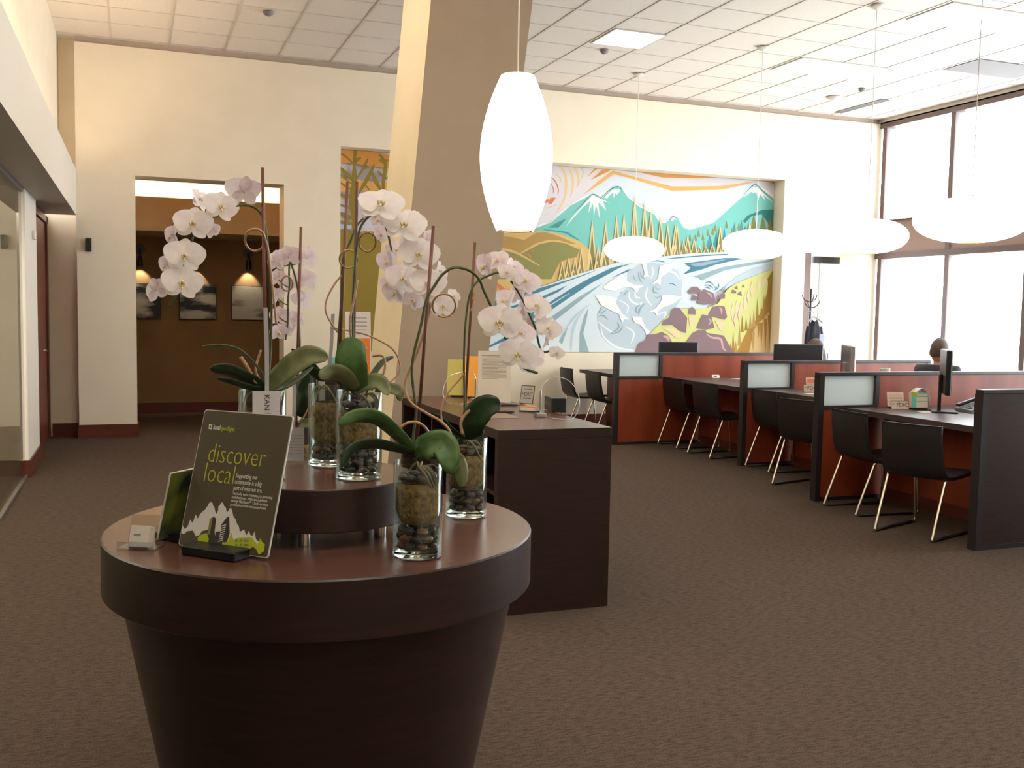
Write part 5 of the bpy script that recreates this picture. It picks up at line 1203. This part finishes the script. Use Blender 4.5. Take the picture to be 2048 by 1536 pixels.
# ----- right orchid (E)
y = VP['right'][1]; E_ = orchid('right', 'orchid in the far right vase with a cascade of pinkish side-on blooms')
stake(E_, (950, 485), (926, 880), y+.01)
add_tube(E_, 'flower_stem', [(928, 880), (929, 800), (928, 730), (930, 660), (936, 605), (944, 578), (956, 562), (975, 552), (1000, 545), (1020, 560), (1035, 582), (1048, 605), (1060, 632), (1070, 655), (1076, 680), (1081, 697), (1090, 704), (1104, 700)], .0034, stem_m, y)
for a in ((972, 533, 64, -55, 0, 20, .03, 'p'), (996, 522, 58, -30, 25, 10, .02, 'p'), (1014, 545, 42, 20, 10, 20, -.03, 'w'), (1026, 536, 56, 60, 20, 20, .02, 'p'), (1050, 562, 66, 35, 20, 25, -.01, 'p'), (1034, 588, 48, 130, 0, 20, .03, 'p'), (1073, 612, 62, 25, 15, 30, -.02, 'w'),
          (1052, 615, 50, 150, 0, 30, .03, 'p'), (1096, 657, 58, 20, 10, 25, -.02, 'w'), (1078, 645, 50, 120, 0, 30, .03, 'p'), (1092, 684, 40, 100, -10, 20, .01, 'p'), (1113, 706, 34, 20, 5, 20, -.01, 'w'), (1055, 648, 48, -40, 0, 0, .04, 'p')):
    add_flower(E_, a[0], a[1], a[2], a[3], a[4], a[5], y+a[6], a[7])
add_leaf(E_, 'leaf', [(936, 880, 0), (945, 845, -.03), (970, 815, -.05), (1002, 808, -.07)], 54, leafd_m, 20, y, .2, .5)
add_leaf(E_, 'leaf', [(930, 880, 0), (900, 858, .01), (880, 838, .03), (860, 828, .05)], 18, leafd_m, 45, y)
add_leaf(E_, 'leaf', [(934, 885, 0), (948, 880, -.02), (958, 870, -.03), (965, 858, -.03)], 22, leafd_m, 35, y)
add_tube(E_, 'curled_reed', [(885, 850, 0), (882, 825, 0), (888, 800, 0), (902, 778, 0), (918, 760, 0), (929, 745, 0)], .003, reed_m, y)
add_tube(E_, 'curled_reed', [(925, 868, -.01), (922, 845, -.01), (934, 825, -.01), (952, 812, -.01)], .005, reed_m, y-.01)
add_tube(E_, 'curled_reed', [(946, 600, 0), (950, 585, 0), (946, 612, 0), (942, 622, 0)], .004, reed_m, y-.01)
roots(E_, 'right', 5)

# ---- tags on ribbons
ribbon_m = mat('silver ribbon', (190, 188, 194), .35)
def ribbon_tag(name, a, b, c0, c1, y, label, text=None, lines=0):
    p = aty(*a, y); t = thing(name, tuple(aty(c0[0], c1[1], y)), 0, label, 'tag', 'florist tags hanging on the orchids')
    P = [aty(*a, y+.004), aty((a[0]+b[0])/2+1, (a[1]+b[1])/2, y), aty(*b, y-.002)]; wv = Vector((cos(YAW), -sin(YAW), 0))*.0055
    MB().grid([[q_-wv, q_, q_+wv] for q_ in spline(P, 5)]).build('ribbon', ribbon_m, t, world=True, solid=.0008)
    q0 = aty(*c0, y-.004); q1 = aty(c1[0], c0[1], y-.004); q2 = aty(c1[0], c1[1], y-.004); q3 = aty(c0[0], c1[1], y-.004)
    MB().prism([q3, q2, q1, q0], (0, .001, 0)).build('card', mat('tag card', (206, 202, 206), .6), t, world=True)
    if text:
        M = Matrix.Translation(aty(text[1], text[2], y-.0052)-t.location) @ Matrix.Rotation(radians(90), 4, 'X') @ Matrix.Rotation(radians(-90), 4, 'Z')
        text_obj(text[0], text[3], ink_m, t, M)
        M = Matrix.Translation(aty(text[1]+1, text[2]+36, y-.0052)-t.location) @ Matrix.Rotation(radians(90), 4, 'X') @ Matrix.Rotation(radians(-90), 4, 'Z')
        text_obj('| ', text[3]*1.2, inkl_m, t, M)
    for k in range(lines):
        u = .25+k*.09; z_ = q0.z+(q3.z-q0.z)*u; MB().box(q0.x+.004, q1.x-.004, y-.0056, y-.005, z_, z_+.001).build('print', inkl_m, t, world=True)
    return t
ribbon_tag('ribbon_tag', (531, 615), (534, 785), (505, 782), (560, 858), VP['left'][1]-.075, 'white florist tag on a silver ribbon above the brown sign', ('KAN', 529, 789, .020))
ribbon_tag('ribbon_tag', (589, 765), (586, 860), (571, 855), (608, 922), 2.99, 'white printed tag hanging just right of the brown sign', lines=7)
ribbon_tag('ribbon_tag', (666, 628), (657, 760), (637, 752), (650, 850), 2.99, 'narrow white tag hanging left of the riser vases', lines=0)

# ---- signs on the table
white_e = mat('white card edge', (214, 210, 206), .5)
brown_m = mat('brown sign face', (86, 76, 58), .42); lime_m = mat('lime print', (170, 180, 40), .5); lime2_m = mat('bright lime print', (178, 192, 36), .5)
swhite_m = mat('sign white print', (226, 222, 218), .5); sdark_m = mat('sign dark print', (60, 56, 48), .5)
W_, H_ = .288, .360
t = thing('tabletop_sign', (.200, 2.576, TZ+.0006), -.79, 'brown discover local sign with skyline picture on a black base on the table', 'sign')
Ms = Matrix.Translation((-.145, 0, .006)) @ Matrix.Rotation(-.288, 4, 'X')
MW = Matrix.Translation(t.location) @ Matrix.Rotation(-.79, 4, 'Z') @ Ms
b_ = MB(); b_.T = Ms
def rrect(w_, h_, r, k=5):
    out = []
    for cx, cz, a0 in ((w_-r, r, -90), (w_-r, h_-r, 0), (r, h_-r, 90), (r, r, 180)):
        out += [(cx+r*cos(radians(a0+90*i/k)), 0, cz+r*sin(radians(a0+90*i/k))) for i in range(k+1)]
    return out
b_.prism(rrect(W_, H_, .008), (0, .004, 0)); b_.build('board', white_e, t)
b_ = MB(); b_.T = Ms; P = [(x*.985+.002, -.0006, z*.988+.002) for x, _, z in rrect(W_, H_, .008)]; b_.poly(P); b_.build('face', brown_m, t)
def su(X, Y):
    """zoomed photograph point to the sign's own plane"""
    r = ray(180+X/4.096, 800+Y/4.096); n = MW.to_3x3() @ Vector((0, 1, 0)); o_ = MW.translation
    p = C_ + r*((o_-C_).dot(n)/r.dot(n)); q_ = MW.inverted() @ p
    return (min(max(q_.x, .003), W_-.003), min(max(q_.z, .003), H_-.003))
def sp(m, pts, nm='print', d=.0012):
    b = MB(); b.T = Ms; b.poly([(x, -d, z) for x, z in [su(*p) for p in pts]]); return b.build(nm, m, t)
def stx(txt, size, m, X, Y, X1, Y1, name, bold=0.0, spacing=1.0):
    a = su(X, Y); b = su(X1, Y1)
    o = text_obj(txt, size, m, t, Matrix.Identity(4), name, bold=bold, spacing=spacing)
    wd = max(v.co.x for v in o.data.vertices)
    o.data.transform(Ms @ Matrix.Translation((a[0], -.0013, a[1])) @ Matrix.Rotation(radians(90), 4, 'X') @ Matrix.Diagonal(((b[0]-a[0])/wd, 1, 1, 1)))
stx('discover', .074, lime_m, 955, 505, 1425, 565, 'discover_lettering', -.0012)
stx('local', .074, lime_m, 920, 665, 1168, 712, 'local_lettering', -.0012)
stx('Supporting our\ncommunity is a big\npart of who we are.', .0175, swhite_m, 1195, 635, 1428, 672, 'slogan_lettering', 0, .9)
stx("That's why we're committed to promoting\nlocal businesses, artists and individuals\nthrough MainStreet\u2122. Check out these\ngoods and services from around town.", .0105, swhite_m, 1168, 774, 1492, 826, 'body_lettering', 0, .9)
stx('local', .018, swhite_m, 1010, 240, 1066, 247, 'logo_lettering', .0003); stx('spotlight', .018, lime2_m, 1068, 248, 1184, 262, 'logo_lettering', .0001)
sp(swhite_m, [(978, 200), (1004, 203), (1000, 242), (974, 238)], 'logo_print'); sp(brown_m, [(985, 210), (997, 211), (995, 229), (983, 228)], 'logo_print', .0016)
sp(swhite_m, [(735, 1085), (745, 1050), (760, 1028), (775, 1055), (790, 1050), (805, 1030), (825, 978), (838, 1005), (850, 990), (868, 938), (885, 972), (905, 935), (930, 908), (945, 900), (958, 875), (968, 870), (975, 848), (992, 836), (1005, 842), (1010, 865), (1022, 880), (1028, 915), (1040, 935), (1052, 905), (1055, 870), (1068, 860), (1080, 836), (1095, 848), (1102, 870), (1115, 880), (1122, 918), (1135, 912), (1142, 890), (1158, 884), (1168, 910), (1178, 955), (1195, 975), (1205, 1010), (1222, 1035), (1230, 1080), (1250, 1070), (1265, 1060), (1282, 1110), (1305, 1072), (1318, 1110), (1335, 1110), (1350, 1075), (1362, 1140), (1380, 1160), (1400, 1150), (1430, 1190), (1330, 1210), (1190, 1170), (1100, 1190), (1030, 1110), (980, 1060), (920, 1075), (900, 1105), (870, 1118), (845, 1070), (800, 1075), (770, 1100)], 'mountain_print')
otp = mat('olive tower print', (136, 136, 88), .5)
sp(sdark_m, [(985, 975), (1020, 955), (1036, 975), (1024, 1080), (1030, 1110), (1015, 1215), (950, 1200)], 'tower_print', .0016); sp(otp, [(987, 978), (1010, 968), (985, 1100), (962, 1110)], 'tower_print', .0019)
sp(sdark_m, [(1096, 1000), (1125, 960), (1143, 955), (1148, 1090), (1110, 1215), (1015, 1215), (1035, 1080), (1075, 1075), (1080, 1020)], 'tower_print', .0016)
for k in range(8): sp(swhite_m, [(1083-k*4, 1030+k*18), (1120-k*4, 1018+k*18), (1119-k*4, 1026+k*18), (1082-k*4, 1038+k*18)], 'window_print', .0019)
sp(lime2_m, [(905, 1108), (930, 1098), (960, 1090), (978, 1140), (970, 1170), (940, 1185), (905, 1178), (888, 1155), (885, 1130)], 'bush_print', .002)
sp(lime2_m, [(1085, 1200), (1088, 1165), (1110, 1168), (1140, 1150), (1160, 1080), (1180, 1150), (1200, 1132), (1330, 1125), (1345, 1150), (1375, 1185), (1400, 1130), (1415, 1165), (1436, 1180), (1432, 1235), (1400, 1262), (1385, 1268), (1370, 1230), (1335, 1198), (1310, 1225), (1300, 1262), (1272, 1270), (1180, 1245), (1100, 1225)], 'building_print', .002)
for X in (1195, 1230, 1262, 1285):
    for Y in (1145, 1180): sp(otp, [(X, Y), (X+20, Y-2), (X+18, Y+18), (X-2, Y+20)], 'window_print', .0024)
MB().box(-.085, .085, -.055, .06, 0, .024, b=.003).build('base', blackp_m, t)
# second green sign behind
t = thing('tabletop_sign', (.115, 2.80, TZ+.0006), radians(48), 'green photo sign with white edge standing behind the brown sign', 'sign')
Mg = Matrix.Translation((-.10, 0, .012)) @ Matrix.Rotation(radians(14), 4, 'X')
b_ = MB(); b_.T = Mg; b_.box(0, .20, 0, .004, 0, .185); b_.build('board', white_e, t)
b_ = MB(); b_.T = Mg; b_.box(.003, .197, -.001, -.0001, .002, .183)
gm = noisy('green meadow print', (26, 32, 22), (108, 118, 44), (6, 6, 9), detail=3, rough=.4, lo=.35, hi=.55); b_.build('face', gm, t)
MB().box(-.06, .06, -.045, .045, 0, .022, b=.003).build('base', blackp_m, t)
# acrylic business card holder
q = atz(288, 1094, TZ)
t = thing('business_card_holder', (q.x-.012, q.y-.01, TZ+.0006), radians(-28), 'clear acrylic holder with a stack of white business cards on the table', 'card holder')
b_ = MB(); b_.box(-.05, .05, -.02, .045, 0, .003); b_.box(-.05, .05, -.02, -.017, 0, .02); b_.T = Matrix.Translation((0, .035, .003)) @ Matrix.Rotation(radians(-18), 4, 'X'); b_.box(-.05, .05, 0, .003, 0, .075); b_.build('stand', acryl_m, t)
b_ = MB(); b_.T = Matrix.Translation((0, -.008, .004)) @ Matrix.Rotation(radians(-18), 4, 'X'); b_.box(-.026, .026, 0, .03, 0, .055, b=.0008); b_.build('cards', paper_m, t)
b_ = MB(); b_.T = Matrix.Translation((0, -.008, .004)) @ Matrix.Rotation(radians(-18), 4, 'X'); b_.box(-.015, .004, -.0006, -.0001, .028, .034); b_.build('print', inkl_m, t)
